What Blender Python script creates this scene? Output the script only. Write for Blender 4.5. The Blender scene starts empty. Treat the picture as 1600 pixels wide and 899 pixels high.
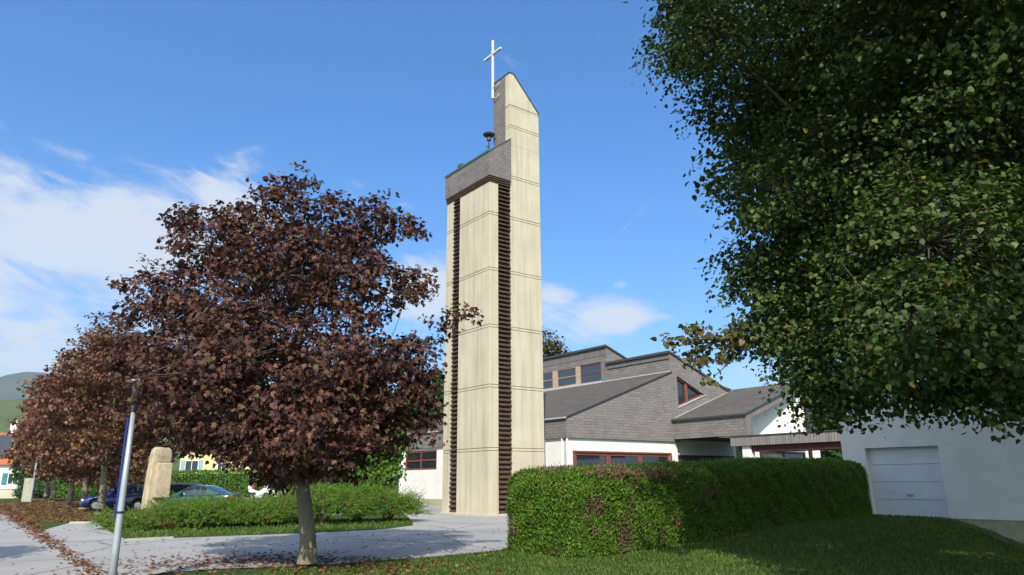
import bpy, bmesh, math, random
import numpy as np
from mathutils import Vector, Matrix
R = math.radians
scene = bpy.context.scene
# ------------------------------------------------------------------ camera
F, TH, RO = 1120.0, math.atan(301/1120.0), R(0.4)
cam_d = bpy.data.cameras.new('camera'); cam = bpy.data.objects.new('camera', cam_d)
scene.collection.objects.link(cam); scene.camera = cam
cam_d.sensor_width = 36; cam_d.lens = 36*F/1600; cam_d.clip_start = .1; cam_d.clip_end = 30000
fwd = Vector((0, math.cos(TH), math.sin(TH))); up0 = Vector((0, -math.sin(TH), math.cos(TH))); r0 = Vector((1, 0, 0))
rt = r0*math.cos(RO) - up0*math.sin(RO); up = r0*math.sin(RO) + up0*math.cos(RO)
cam.matrix_world = Matrix(((rt.x, up.x, -fwd.x, 0), (rt.y, up.y, -fwd.y, 0), (rt.z, up.z, -fwd.z, 1.6), (0, 0, 0, 1)))
# ------------------------------------------------------------------ sun + sky
SUN_EL, SUN_AZ = 37.0, 183.0          # compass-like angle of the sun, clockwise from +Y
sd = bpy.data.lights.new('sun', 'SUN'); sd.energy = 4.4; sd.angle = R(.53); sd.color = (1, .95, .86)
sun = bpy.data.objects.new('sun', sd); scene.collection.objects.link(sun)
sv = Vector((math.sin(R(SUN_AZ))*math.cos(R(SUN_EL)), math.cos(R(SUN_AZ))*math.cos(R(SUN_EL)), math.sin(R(SUN_EL))))
sun.rotation_euler = sv.to_track_quat('Z', 'Y').to_euler(); sun.location = (0, -20, 40)
world = bpy.data.worlds.new('World'); scene.world = world; world.use_nodes = True
wt = world.node_tree; wt.nodes.clear(); wl = wt.links.new
def wn(t, **k):
    n = wt.nodes.new(t)
    for a, b in k.items(): setattr(n, a, b)
    return n
sky = wn('ShaderNodeTexSky', sky_type='NISHITA', sun_disc=False); sky.sun_elevation = R(SUN_EL); sky.sun_rotation = R(SUN_AZ)
sky.air_density = 1.0; sky.dust_density = .3; sky.ozone_density = 2.0
def wm(op, a, b=None, c=None):
    n = wn('ShaderNodeMath', operation=op)
    for i, v in enumerate((a, b, c)):
        if v is None: continue
        if isinstance(v, (int, float)): n.inputs[i].default_value = v
        else: wl(v, n.inputs[i])
    return n.outputs[0]
tc = wn('ShaderNodeTexCoord'); sx = wn('ShaderNodeSeparateXYZ'); wl(tc.outputs['Generated'], sx.inputs[0])
az = wm('ARCTAN2', sx.outputs[0], sx.outputs[1]); el = wm('ARCSINE', sx.outputs[2])
cmb = wn('ShaderNodeCombineXYZ'); wl(wm('MULTIPLY', az, .75), cmb.inputs[0]); wl(wm('ADD', wm('MULTIPLY', el, 1.9), wm('MULTIPLY', az, .35)), cmb.inputs[1])
def wnoise(scale, detail, rough, off, dist=0):
    mp = wn('ShaderNodeMapping'); wl(cmb.outputs[0], mp.inputs[0]); mp.inputs['Location'].default_value = off
    n = wn('ShaderNodeTexNoise'); wl(mp.outputs[0], n.inputs['Vector']); n.inputs['Scale'].default_value = scale
    n.inputs['Detail'].default_value = detail; n.inputs['Roughness'].default_value = rough; n.inputs['Distortion'].default_value = dist
    return n.outputs['Fac']
def blob(a0, e0, ra, re, k):
    x = wm('DIVIDE', wm('SUBTRACT', az, a0), ra); y = wm('DIVIDE', wm('SUBTRACT', el, e0), re)
    d = wm('ADD', wm('MULTIPLY', x, x), wm('MULTIPLY', y, y))
    return wm('MULTIPLY', wm('EXPONENT', wm('MULTIPLY', d, -1)), k)
msk = None
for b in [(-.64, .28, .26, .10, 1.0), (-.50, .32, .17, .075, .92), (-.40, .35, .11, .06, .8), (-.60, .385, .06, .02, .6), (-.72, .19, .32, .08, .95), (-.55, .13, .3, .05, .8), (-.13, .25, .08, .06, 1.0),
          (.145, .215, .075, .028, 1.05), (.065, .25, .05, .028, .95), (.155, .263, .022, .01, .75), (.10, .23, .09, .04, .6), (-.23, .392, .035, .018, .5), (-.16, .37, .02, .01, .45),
          (.30, .13, .12, .03, .5), (-.3, .16, .2, .05, .6), (1.7, .35, .6, .3, 1.0), (-1.7, .35, .6, .3, 1.0), (3.0, .6, 1.1, .5, 1.1), (-3.0, .6, 1.1, .5, 1.1), (0, 1.35, 20, .28, .9), (.9, .2, .25, .04, .5)]:  # broad blobs behind and overhead: unseen cloud added to raise ambient light
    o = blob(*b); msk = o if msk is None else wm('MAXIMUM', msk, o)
n1 = wnoise(9, 10, .6, (3.1, 1.7, 0), .9); n2 = wnoise(30, 8, .65, (9, 4, 2), .5)
nn = wm('ADD', wm('MULTIPLY', n1, .72), wm('MULTIPLY', n2, .28))
cl = wm('ADD', wm('MULTIPLY', msk, 1.12), wm('MULTIPLY', wm('SUBTRACT', nn, .5), 2.6))
mr = wn('ShaderNodeMapRange', interpolation_type='SMOOTHSTEP'); wl(cl, mr.inputs[0])
mr.inputs['From Min'].default_value = .30; mr.inputs['From Max'].default_value = 1.05; mr.inputs['To Max'].default_value = .88
tint = wn('ShaderNodeMix', data_type='RGBA', blend_type='MULTIPLY'); tint.inputs[0].default_value = 1
hs = wn('ShaderNodeHueSaturation'); hs.inputs['Saturation'].default_value = 1.46; hs.inputs['Hue'].default_value = .495; gm = wn('ShaderNodeGamma'); gm.inputs[1].default_value = .82; wl(sky.outputs[0], gm.inputs[0]); wl(gm.outputs[0], hs.inputs['Color'])
wl(hs.outputs[0], tint.inputs[6]); tint.inputs[7].default_value = (.68, .95, 1.27, 1)
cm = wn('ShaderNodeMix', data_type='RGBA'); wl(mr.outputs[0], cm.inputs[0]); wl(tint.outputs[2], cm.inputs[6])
cb = wm('ADD', 1.0, wm('MULTIPLY', wm('MAXIMUM', wm('SUBTRACT', wm('MULTIPLY', sx.outputs[1], -1), 0.0), 0), 2.4))   # boost added to the unseen clouds on the sun's side, lifting the shade
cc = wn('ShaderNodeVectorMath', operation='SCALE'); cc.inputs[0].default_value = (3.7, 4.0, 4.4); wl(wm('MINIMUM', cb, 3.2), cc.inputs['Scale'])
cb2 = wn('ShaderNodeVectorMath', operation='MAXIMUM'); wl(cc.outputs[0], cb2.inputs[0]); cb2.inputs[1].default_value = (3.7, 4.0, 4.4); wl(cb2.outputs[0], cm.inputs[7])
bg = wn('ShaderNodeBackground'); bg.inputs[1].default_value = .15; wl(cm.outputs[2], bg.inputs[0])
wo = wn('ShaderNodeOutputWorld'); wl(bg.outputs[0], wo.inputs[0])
vs = scene.view_settings; vs.view_transform = 'Standard'; vs.look = 'None'; vs.gamma = 1; vs.use_curve_mapping = False; vs.exposure = 0.48

# ------------------------------------------------------------------ helpers
rng = np.random.default_rng(7); random.seed(7)
C0 = np.array([-1.12, 34.29]); ANG = R(37.1); BV = np.array([math.cos(ANG), math.sin(ANG)]); AV = np.array([-BV[1], BV[0]])
def PW(u, v): return C0 + u*BV + v*AV                     # site axes: u along the tower's right face, v along its left face
def UV(x, y): d0, d1 = x-C0[0], y-C0[1]; return d0*BV[0]+d1*BV[1], d0*AV[0]+d1*AV[1]
def ray(px, py):
    x, u = px-800, 450-py
    v = rt*x + up*u + fwd*F
    return v
def at(px, py, Y):
    r = ray(px, py); k = Y/r.y; return np.array((r.x*k, Y, r.z*k+1.6))
def gp(px, py, z=0.0):
    r = ray(px, py); k = (z-1.6)/r.z; return np.array((r.x*k, r.y*k))
def link(name, me, mat=None, parent=None):
    o = bpy.data.objects.new(name, me); scene.collection.objects.link(o)
    if mat is not None:
        for m in (mat if isinstance(mat, (list, tuple)) else [mat]): me.materials.append(m)
    if parent is not None: o.parent = parent
    return o
def tag(o, label=None, cat=None, group=None, kind=None):
    if label: o['label'] = label
    if cat: o['category'] = cat
    if group: o['group'] = group
    if kind: o['kind'] = kind
    return o
def empty(name, loc=(0, 0, 0), rz=0, label=None, cat=None, group=None):
    o = bpy.data.objects.new(name, None); scene.collection.objects.link(o); o.location = loc; o.rotation_euler = (0, 0, rz)
    o.empty_display_size = .3
    return tag(o, label, cat, group)
def fast_mesh(name, verts, faces_n, idx=None, smooth=False):
    """verts (N,3); faces_n: int (all faces have that many verts, sequential) or list with idx"""
    me = bpy.data.meshes.new(name); verts = np.asarray(verts, np.float32).reshape(-1, 3)
    me.vertices.add(len(verts)); me.vertices.foreach_set('co', verts.ravel())
    if idx is None: idx = np.arange(len(verts), dtype=np.int32)
    idx = np.asarray(idx, np.int32).ravel(); nf = len(idx)//faces_n
    me.loops.add(len(idx)); me.loops.foreach_set('vertex_index', idx)
    me.polygons.add(nf); me.polygons.foreach_set('loop_start', np.arange(0, nf*faces_n, faces_n, dtype=np.int32))
    me.polygons.foreach_set('loop_total', np.full(nf, faces_n, np.int32))
    if smooth: me.polygons.foreach_set('use_smooth', np.ones(nf, bool))
    me.update(calc_edges=True); me.validate(); return me
class MB:
    def __init__(s): s.v = []; s.f = []
    def add(s, vs, fs):
        b = len(s.v); s.v += [tuple(map(float, p)) for p in vs]; s.f += [tuple(b+i for i in f) for f in fs]; return s
    def box(s, x0, x1, y0, y1, z0, z1):
        return s.add([(x0,y0,z0),(x1,y0,z0),(x1,y1,z0),(x0,y1,z0),(x0,y0,z1),(x1,y0,z1),(x1,y1,z1),(x0,y1,z1)],
                     [(0,3,2,1),(4,5,6,7),(0,1,5,4),(1,2,6,5),(2,3,7,6),(3,0,4,7)])
    def prism(s, poly, a0, a1, axis='y'):
        """poly in (x,z) extruded along y; axis 'x': poly in (y,z) along x; 'z': poly (x,y) along z"""
        n = len(poly)
        if axis == 'y': mk = lambda p, a: (p[0], a, p[1])
        elif axis == 'x': mk = lambda p, a: (a, p[0], p[1])
        else: mk = lambda p, a: (p[0], p[1], a)
        vs = [mk(p, a0) for p in poly] + [mk(p, a1) for p in poly]
        fs = [tuple(range(n))[::-1], tuple(range(n, 2*n))] + [(i, (i+1) % n, n+(i+1) % n, n+i) for i in range(n)]
        return s.add(vs, fs)
    def tube(s, pts, rad, n=8, cap=True):
        pts = [Vector(p) for p in pts]; m = len(pts)
        if isinstance(rad, (int, float)): rad = [rad]*m
        vs = []
        for i, p in enumerate(pts):
            d = (pts[min(i+1, m-1)]-pts[max(i-1, 0)]).normalized()
            a = d.cross(Vector((0, 0, 1)));
            if a.length < .05: a = d.cross(Vector((1, 0, 0)))
            a.normalize(); b = d.cross(a).normalized()
            for k in range(n):
                t = 2*math.pi*k/n; vs.append(p+(a*math.cos(t)+b*math.sin(t))*rad[i])
        fs = [(i*n+k, i*n+(k+1) % n, (i+1)*n+(k+1) % n, (i+1)*n+k) for i in range(m-1) for k in range(n)]
        if cap: fs += [tuple(range(n))[::-1], tuple(range((m-1)*n, m*n))]
        return s.add(vs, fs)
    def lathe(s, prof, c=(0, 0, 0), n=20):
        vs = [(c[0]+r*math.cos(2*math.pi*k/n), c[1]+r*math.sin(2*math.pi*k/n), c[2]+z) for r, z in prof for k in range(n)]
        m = len(prof)
        fs = [(i*n+k, i*n+(k+1) % n, (i+1)*n+(k+1) % n, (i+1)*n+k) for i in range(m-1) for k in range(n)]
        fs += [tuple(range(n))[::-1], tuple(range((m-1)*n, m*n))]
        return s.add(vs, fs)
    def build(s, name, mat, parent=None, smooth=False, bevel=0):
        me = bpy.data.meshes.new(name); me.from_pydata(s.v, [], s.f)
        bm = bmesh.new(); bm.from_mesh(me); bmesh.ops.recalc_face_normals(bm, faces=bm.faces); bm.to_mesh(me); bm.free()
        if smooth:
            for p in me.polygons: p.use_smooth = True
        o = link(name, me, mat, parent)
        if bevel:
            md = o.modifiers.new('bevel', 'BEVEL'); md.width = bevel; md.segments = 2; md.limit_method = 'ANGLE'
        return o

# ------------------------------------------------------------------ materials
class NT:
    def __init__(s, name):
        s.m = bpy.data.materials.new(name); s.m.use_nodes = True; s.t = s.m.node_tree
        s.b = s.t.nodes['Principled BSDF']; s.tc = s.n('ShaderNodeTexCoord')
    def n(s, t, **k):
        x = s.t.nodes.new(t)
        for a, b in k.items(): setattr(x, a, b)
        return x
    def l(s, a, b): s.t.links.new(a, b)
    def vec(s, scale=(1, 1, 1), src='Object', wallmap=False):
        o = s.tc.outputs[src]
        if wallmap:
            sp = s.n('ShaderNodeSeparateXYZ'); s.l(o, sp.inputs[0]); ad = s.n('ShaderNodeMath', operation='ADD')
            s.l(sp.outputs[0], ad.inputs[0]); s.l(sp.outputs[1], ad.inputs[1])
            c = s.n('ShaderNodeCombineXYZ'); s.l(ad.outputs[0], c.inputs[0]); s.l(sp.outputs[2], c.inputs[1]); o = c.outputs[0]
        mp = s.n('ShaderNodeMapping'); s.l(o, mp.inputs[0]); mp.inputs['Scale'].default_value = scale; return mp.outputs[0]
    def noise(s, scale, detail=4, rough=.55, sc=(1, 1, 1), src='Object', out='Fac', dist=0):
        x = s.n('ShaderNodeTexNoise'); s.l(s.vec(sc, src), x.inputs['Vector']); x.inputs['Scale'].default_value = scale
        x.inputs['Detail'].default_value = detail; x.inputs['Roughness'].default_value = rough; x.inputs['Distortion'].default_value = dist
        return x.outputs[out]
    def ramp(s, fac, stops, interp='LINEAR'):
        r = s.n('ShaderNodeValToRGB'); s.l(fac, r.inputs[0]); r.color_ramp.interpolation = interp; e = r.color_ramp.elements
        while len(e) < len(stops): e.new(.5)
        for x, (p, c) in zip(e, stops): x.position = p; x.color = (*c, 1) if len(c) == 3 else c
        return r.outputs[0]
    def mix(s, fac, a, b, mode='MIX'):
        x = s.n('ShaderNodeMix', data_type='RGBA', blend_type=mode)
        for i, v in ((0, fac), (6, a), (7, b)):
            if isinstance(v, (int, float)): x.inputs[i].default_value = v
            elif isinstance(v, tuple): x.inputs[i].default_value = (*v, 1)
            else: s.l(v, x.inputs[i])
        return x.outputs[2]
    def math(s, op, a, b=0.0):
        x = s.n('ShaderNodeMath', operation=op)
        for i, v in ((0, a), (1, b)):
            if isinstance(v, (int, float)): x.inputs[i].default_value = v
            else: s.l(v, x.inputs[i])
        return x.outputs[0]
    def bump(s, h, strength=.3, dist=.02):
        x = s.n('ShaderNodeBump'); s.l(h, x.inputs['Height']); x.inputs['Strength'].default_value = strength; x.inputs['Distance'].default_value = dist
        s.l(x.outputs[0], s.b.inputs['Normal'])
    def fin(s, col=None, rough=.8, spec=.3, metal=0):
        if col is not None:
            if isinstance(col, tuple): s.b.inputs['Base Color'].default_value = (*col, 1)
            else: s.l(col, s.b.inputs['Base Color'])
        s.b.inputs['Roughness'].default_value = rough; s.b.inputs['Specular IOR Level'].default_value = spec; s.b.inputs['Metallic'].default_value = metal
        return s.m
def simple(name, c, rough=.7, spec=.3, metal=0, var=.18, scale=4, bump=.15):
    n = NT(name); f = n.noise(scale, 5); lo = tuple(x*(1-var) for x in c); hi = tuple(min(1, x*(1+var)) for x in c)
    col = n.ramp(f, [(.3, lo), (.7, hi)])
    if bump: n.bump(n.noise(scale*8, 3), bump, .01)
    return n.fin(col, rough, spec, metal)

def m_concrete():
    n = NT('concrete'); base = n.ramp(n.noise(.7, 6, .6), [(.25, (.46, .415, .29)), (.6, (.55, .495, .36)), (.85, (.61, .555, .41))])
    streak = n.noise(3.2, 6, .65, (1, 1, .06)); c = n.mix(n.ramp(streak, [(.46, (0, 0, 0)), (.72, (1, 1, 1))]), base, (.40, .345, .23))
    brd = n.n('ShaderNodeTexWave', wave_type='BANDS', bands_direction='X'); n.l(n.vec((1, 1, 1), wallmap=True), brd.inputs['Vector']); brd.inputs['Scale'].default_value = 2.1
    brd.inputs['Distortion'].default_value = .6; brd.inputs['Detail Scale'].default_value = .5
    c = n.mix(n.ramp(brd.outputs['Fac'], [(0, (.30, .30, .30)), (.06, (0, 0, 0))]), c, (.36, .32, .23))
    spl = n.noise(11, 7, .7); c = n.mix(n.ramp(spl, [(.60, (0, 0, 0)), (.80, (.55, .55, .55))]), c, (.38, .34, .24))
    n.bump(n.noise(30, 5), .2, .01); return n.fin(c, .9, .2)
def m_shingle(name='fibre_cement_shingle', w=.52, h=.165, c1=(.17, .152, .145), c2=(.235, .21, .198), mortar=(.05, .043, .04)):
    n = NT(name); b = n.n('ShaderNodeTexBrick'); n.l(n.vec(wallmap=True), b.inputs['Vector']); b.offset = .5
    b.inputs['Scale'].default_value = 1; b.inputs['Brick Width'].default_value = w; b.inputs['Row Height'].default_value = h
    b.inputs['Mortar Size'].default_value = .012; b.inputs['Mortar Smooth'].default_value = .4; b.inputs['Bias'].default_value = -.1
    b.inputs['Color1'].default_value = (*c1, 1); b.inputs['Color2'].default_value = (*c2, 1); b.inputs['Mortar'].default_value = (*mortar, 1)
    c = n.mix(n.ramp(n.noise(1.1, 6, .65), [(.35, (.0, .0, .0)), (.72, (.5, .5, .5))]), b.outputs['Color'], (.24, .22, .195))
    c = n.mix(n.ramp(n.noise(3.0, 6, .7, (1, 1, .12)), [(.55, (0, 0, 0)), (.8, (.6, .6, .6))]), c, (.085, .078, .07))
    n.bump(b.outputs['Fac'], -.6, .02) ; return n.fin(c, .85, .25)
def m_vboard(name, w, c1, c2, mortar=(.06, .05, .045)):
    n = NT(name); b = n.n('ShaderNodeTexBrick'); n.l(n.vec(wallmap=True), b.inputs['Vector']); b.offset = 0
    b.inputs['Scale'].default_value = 1; b.inputs['Brick Width'].default_value = w; b.inputs['Row Height'].default_value = 30
    b.inputs['Mortar Size'].default_value = .012; b.inputs['Mortar Smooth'].default_value = .2
    b.inputs['Color1'].default_value = (*c1, 1); b.inputs['Color2'].default_value = (*c2, 1); b.inputs['Mortar'].default_value = (*mortar, 1)
    c = n.mix(n.ramp(n.noise(2.0, 6, .7, (1, 1, .3)), [(.5, (0, 0, 0)), (.8, (.5, .5, .5))]), b.outputs['Color'], (.10, .09, .08))
    n.bump(b.outputs['Fac'], -.5, .02); return n.fin(c, .8, .25)
def m_roof():
    n = NT('roof_sheet'); c = n.ramp(n.noise(1.3, 8, .7), [(.3, (.075, .066, .056)), (.6, (.115, .103, .088)), (.8, (.16, .145, .122))])
    sp = n.noise(26, 3, .6); c = n.mix(n.ramp(sp, [(.69, (0, 0, 0)), (.76, (1, 1, 1))]), c, (.22, .215, .17))
    c = n.mix(n.ramp(n.noise(.5, 4), [(.55, (0, 0, 0)), (.75, (.4, .4, .4))]), c, (.07, .08, .04))
    n.bump(n.noise(40, 4), .5, .02); return n.fin(c, .9, .2)
def m_plaster(name='white_plaster', c=(.82, .80, .75), d=(.72, .695, .64)):
    n = NT(name); col = n.ramp(n.noise(.9, 6, .65), [(.3, d), (.6, c)])
    st = n.noise(3, 5, .6, (1, 1, .15)); col = n.mix(n.ramp(st, [(.6, (0, 0, 0)), (.85, (.35, .35, .35))]), col, tuple(x*.7 for x in d))
    n.bump(n.noise(70, 3), .25, .006); return n.fin(col, .9, .15)
def m_asphalt():
    n = NT('asphalt'); c = n.ramp(n.noise(.35, 6, .6), [(.3, (.335, .32, .30)), (.7, (.43, .41, .385))])
    c = n.mix(n.ramp(n.noise(90, 3, .7), [(.35, (.6, .6, .6)), (.6, (0, 0, 0))]), c, (.22, .21, .195))
    v = n.n('ShaderNodeTexVoronoi', feature='DISTANCE_TO_EDGE'); n.l(n.vec((1, 1, 1)), v.inputs['Vector']); v.inputs['Scale'].default_value = .22
    wv = n.noise(1.2, 6, .7, out='Color'); mp = n.n('ShaderNodeMix', data_type='VECTOR') ; mp.inputs[0].default_value = .25
    n.l(n.tc.outputs['Object'], mp.inputs[4]); n.l(wv, mp.inputs[5]); n.l(mp.outputs[1], v.inputs['Vector'])
    c = n.mix(n.ramp(v.outputs['Distance'], [(0, (.8, .8, .8)), (.010, (0, 0, 0))]), c, (.10, .095, .09))
    c = n.mix(n.ramp(n.noise(2.2, 7, .72), [(.58, (0, 0, 0)), (.8, (.5, .5, .5))]), c, (.20, .185, .165))
    n.bump(n.noise(120, 3), .35, .01); return n.fin(c, .9, .2)
def m_ground():
    n = NT('ground_soil_grass'); c = n.ramp(n.noise(.6, 8, .7), [(.3, (.030, .055, .012)), (.55, (.05, .085, .018)), (.8, (.085, .105, .028))])
    c = n.mix(n.ramp(n.noise(9, 6, .7), [(.55, (0, 0, 0)), (.75, (.7, .7, .7))]), c, (.09, .07, .035))
    n.bump(n.noise(25, 6), .6, .05); return n.fin(c, .95, .1)
def m_leaf(name, stops, rough=.5, spec=.4, trans=.25, patch=None):
    n = NT(name); g = n.n('ShaderNodeNewGeometry'); c = n.ramp(g.outputs['Random Per Island'], stops)
    if patch: c = n.mix(n.ramp(n.noise(patch[0], 3, .6), [(patch[1], (0, 0, 0)), (patch[2], (1, 1, 1))]), c, patch[3])
    c = n.mix(n.ramp(n.noise(.5, 3), [(.3, (.35, .35, .35)), (.7, (0, 0, 0))]), c, (.5, .5, .5), 'MULTIPLY') if not patch else c
    n.fin(c, rough, spec)
    t = n.n('ShaderNodeBsdfTranslucent'); n.l(c, t.inputs[0]); ms = n.n('ShaderNodeMixShader'); ms.inputs[0].default_value = trans
    n.l(n.b.outputs[0], ms.inputs[1]); n.l(t.outputs[0], ms.inputs[2]); n.l(ms.outputs[0], n.t.nodes['Material Output'].inputs[0]); return n.m
def m_bark(name, c1, c2):
    n = NT(name); f = n.noise(5, 8, .7, (1, 1, .35)); c = n.ramp(f, [(.3, c1), (.7, c2)])
    c = n.mix(n.ramp(n.noise(2.3, 4), [(.55, (0, 0, 0)), (.75, (.6, .6, .6))]), c, (.16, .17, .10)); n.bump(n.noise(16, 7, .7, (1, 1, .25)), .8, .03); return n.fin(c, .9, .15)
def m_glass(name, c=(.02, .025, .03), rough=.04):
    n = NT(name); n.bump(n.noise(1.5, 2), .04, .02); return n.fin(c, rough, .8)
M = dict(
 concrete=m_concrete(), shingle=m_shingle(), shingle_small=m_shingle('tower_shingle', .36, .20, (.15, .13, .125), (.20, .175, .165)),
 vboard=m_vboard('vertical_board', .16, (.22, .19, .18), (.28, .245, .23)), vboard2=m_vboard('vertical_shingle', .13, (.17, .15, .14), (.235, .205, .19)),
 roof=m_roof(), plaster=m_plaster(), plaster_shade=m_plaster('garage_plaster', (.84, .80, .72), (.74, .70, .62)), plinth=simple('plinth_paint', (.42, .39, .24), .9, .1),
 white=simple('white_metal', (.78, .78, .77), .5, .4, 0, .06), flash=simple('dark_flashing', (.05, .055, .055), .5, .4), green_flash=simple('green_flashing', (.045, .11, .085), .5, .4),
 grey_metal=simple('grey_metal', (.42, .43, .42), .5, .4), redwood=simple('red_brown_wood', (.19, .062, .045), .55, .35, 0, .25), orangewood=simple('larch_wood', (.44, .27, .16), .6, .3, 0, .2),
 darkwood=simple('dark_stained_wood', (.055, .026, .022), .6, .3, 0, .3), louver=simple('louver_wood', (.085, .050, .036), .7, .2, 0, .45, 6), dark=simple('dark_void', (.012, .011, .010), .9, .05),
 glass=m_glass('window_glass'), glass_blue=m_glass('sky_window_glass', (.035, .05, .065), .06), glass_grey=m_glass('dusty_glass', (.06, .06, .055), .15),
 asphalt=m_asphalt(), ground=m_ground(), kerb=simple('concrete_kerb', (.40, .38, .33), .9, .1), sandstone=simple('sandstone', (.44, .36, .235), .9, .1, 0, .22, 3, .5),
 galv=simple('galvanised_steel', (.36, .40, .41), .42, .5, .35, .12, 3), black=simple('black_rubber', (.015, .015, .016), .7, .3), chrome=simple('chrome', (.6, .6, .62), .2, .5, .9, .05, 4, 0),
 door=m_vboard('garage_door_paint', 30, (.62, .66, .70), (.62, .66, .70)))

# ------------------------------------------------------------------ ground, asphalt, road, kerbs, hills
def sstep(x, a, b):
    t = np.clip((x-a)/(b-a), 0, 1); return t*t*(3-2*t)
def hgt(x, y):
    u, v = UV(x, y)
    base = .34*sstep(u, -9.5, 1.5)*(1-sstep(v, -14.2, -11.5))*sstep(v, -21.5, -16.8)
    drop = -.62*sstep(u, -3, 4.5)*(1-sstep(v, -20.5, -17.3))
    return base+drop
def axis(lo, hi, fine_lo, fine_hi, st, coarse):
    a = list(np.arange(fine_lo, fine_hi+.001, st)); b = fine_lo; s = coarse
    while b > lo: b -= s; s *= 1.5; a.insert(0, b)
    b = fine_hi; s = coarse
    while b < hi: b += s; s *= 1.5; a.append(b)
    return np.array(a)
gx = axis(-6000, 6000, -14, 26, .4, 4); gy = axis(-3000, 9000, 4, 40, .4, 4)
X, Y = np.meshgrid(gx, gy); Z = hgt(X, Y)-.012
nx, ny = len(gx), len(gy); i0 = (np.arange(ny-1)[:, None]*nx+np.arange(nx-1)[None]).ravel()
me = fast_mesh('ground', np.stack([X, Y, Z], -1).reshape(-1, 3), 4, np.stack([i0, i0+1, i0+nx+1, i0+nx], -1), True)
tag(link('ground', me, M['ground']), kind='structure')
def sheet(name, poly, z, mat, **k):
    me = bpy.data.meshes.new(name); me.from_pydata([(p[0], p[1], z) for p in poly], [], [tuple(range(len(poly)))]); me.update()
    o = link(name, me, mat); return tag(o, kind='structure')
RD = (gp(0, 793)-gp(150, 899)); RD /= np.linalg.norm(RD)     # direction of the road's gutter line
RN = np.array([-RD[1], RD[0]])                              # to the left of it
g0 = gp(150, 899)
road = [g0-RD*30+RN*0, g0+RD*220, g0+RD*220+RN*7.5, g0-RD*30+RN*7.5]
sheet('road', road, .004, M['asphalt'])
yard = [g0-RD*6-RN*.02, g0+RD*14.6-RN*.02, (-18.6, 31.6), gp(172, 820), (-16.4, 31.3), (-15.6, 40), (-24, 55), (-30, 78), (-16, 90), (-3, 70), tuple(PW(6.7, 22)), tuple(PW(6.7, 2)), tuple(PW(6.7, -9)),
        tuple(PW(-3, -12.6)), tuple(PW(-8.9, -13.2)), tuple(gp(782, 861)), tuple(gp(690, 870)), tuple(gp(600, 877)), tuple(gp(502, 884)), tuple(gp(440, 887)), tuple(gp(340, 890)), tuple(gp(250, 897)), tuple(gp(200, 905))]
sheet('driveway', [tuple(p) for p in yard], .008, M['asphalt'])
# planting island inside the driveway
isl = [gp(172, 832), gp(200, 845.5), gp(270, 842), gp(360, 838.5), gp(460, 835), gp(540, 831.5), gp(600, 828), gp(645, 822), gp(640, 812), gp(622, 797), (-8.5, 36), (-15.8, 37.5), (-17.9, 36.8), (-18.2, 34), (-16.2, 29.5)]
tag(MB().prism([tuple(p) for p in isl], -.05, .035, 'z').build('planting_bed', M['ground']), kind='structure')
def strip(name, pts, w, z0, z1, mat):
    b = MB(); pts = [np.array(p) for p in pts]
    for p, q in zip(pts[:-1], pts[1:]):
        d = (q-p)/np.linalg.norm(q-p); nrm = np.array([-d[1], d[0]])*w/2
        b.prism([tuple(p-nrm), tuple(q-nrm), tuple(q+nrm), tuple(p+nrm)], z0, z1, 'z')
    return tag(b.build(name, mat), kind='structure')
strip('kerb', [gp(196, 846.3), gp(270, 842.6)], .14, -.05, .065, M['kerb'])
strip('kerb', [gp(110, 818.6), gp(175, 818.6)], .16, -.05, .07, M['kerb'])
strip('gutter', [g0-RD*6, g0+RD*100], .28, -.02, .013, M['kerb'])
# strip of dark soil along the garage wall
me = MB().prism([(3.6, -21), (5.15, -21), (5.15, -17.4), (4.75, -17.4)], -.7, -.68, 'z')
# hills
def m_hill(name, a, b, c, s=.02):
    n = NT(name); col = n.ramp(n.noise(s, 8, .65), [(.35, a), (.55, b), (.75, c)]); n.bump(n.noise(s*12, 8, .7), 1, 6); return n.fin(col, .95, .05)
def hill(name, x0, x1, y0, y1, hfun, mat, n=70):
    xs = np.linspace(x0, x1, n); ys = np.linspace(y0, y1, n); X, Y = np.meshgrid(xs, ys); Z = hfun(X, Y)
    i0 = (np.arange(n-1)[:, None]*n+np.arange(n-1)[None]).ravel()
    return tag(link(name, fast_mesh(name, np.stack([X, Y, Z], -1).reshape(-1, 3), 4, np.stack([i0, i0+1, i0+n+1, i0+n], -1), True), mat), kind='structure')
hill('mountain', -5200, 2500, 3000, 6200, lambda X, Y: -20+800*np.exp(-((Y-4600)/800)**2)*(.80+.05*np.sin(X/500+7.57)+.035*np.sin(X/170)+.02*np.sin(X/70+2))*np.exp(-np.clip(X-(-1900), 0, None)**2/1500**2), m_hill('far_forest', (.018, .032, .018), (.028, .05, .024), (.04, .065, .03), .004), 110)
hill('meadow_hill', -1500, 260, 560, 1500, lambda X, Y: -8+150*np.exp(-((Y-1150)/330)**2)*(.8+.13*np.sin(X/160+.5)+.05*np.sin(X/60)), m_hill('meadow', (.07, .10, .035), (.095, .135, .05), (.12, .155, .06), .006))
hill('wooded_rise', -30, 190, 88, 330, lambda X, Y: -4+34*np.exp(-((Y-215)/75)**2)*np.exp(-np.clip(20-X, 0, None)**2/30**2)*(.9+.15*np.sin(X/17)+.08*np.sin(X/7)), m_hill('wood_slope', (.02, .04, .012), (.035, .065, .016), (.06, .09, .025), .1))

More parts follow.
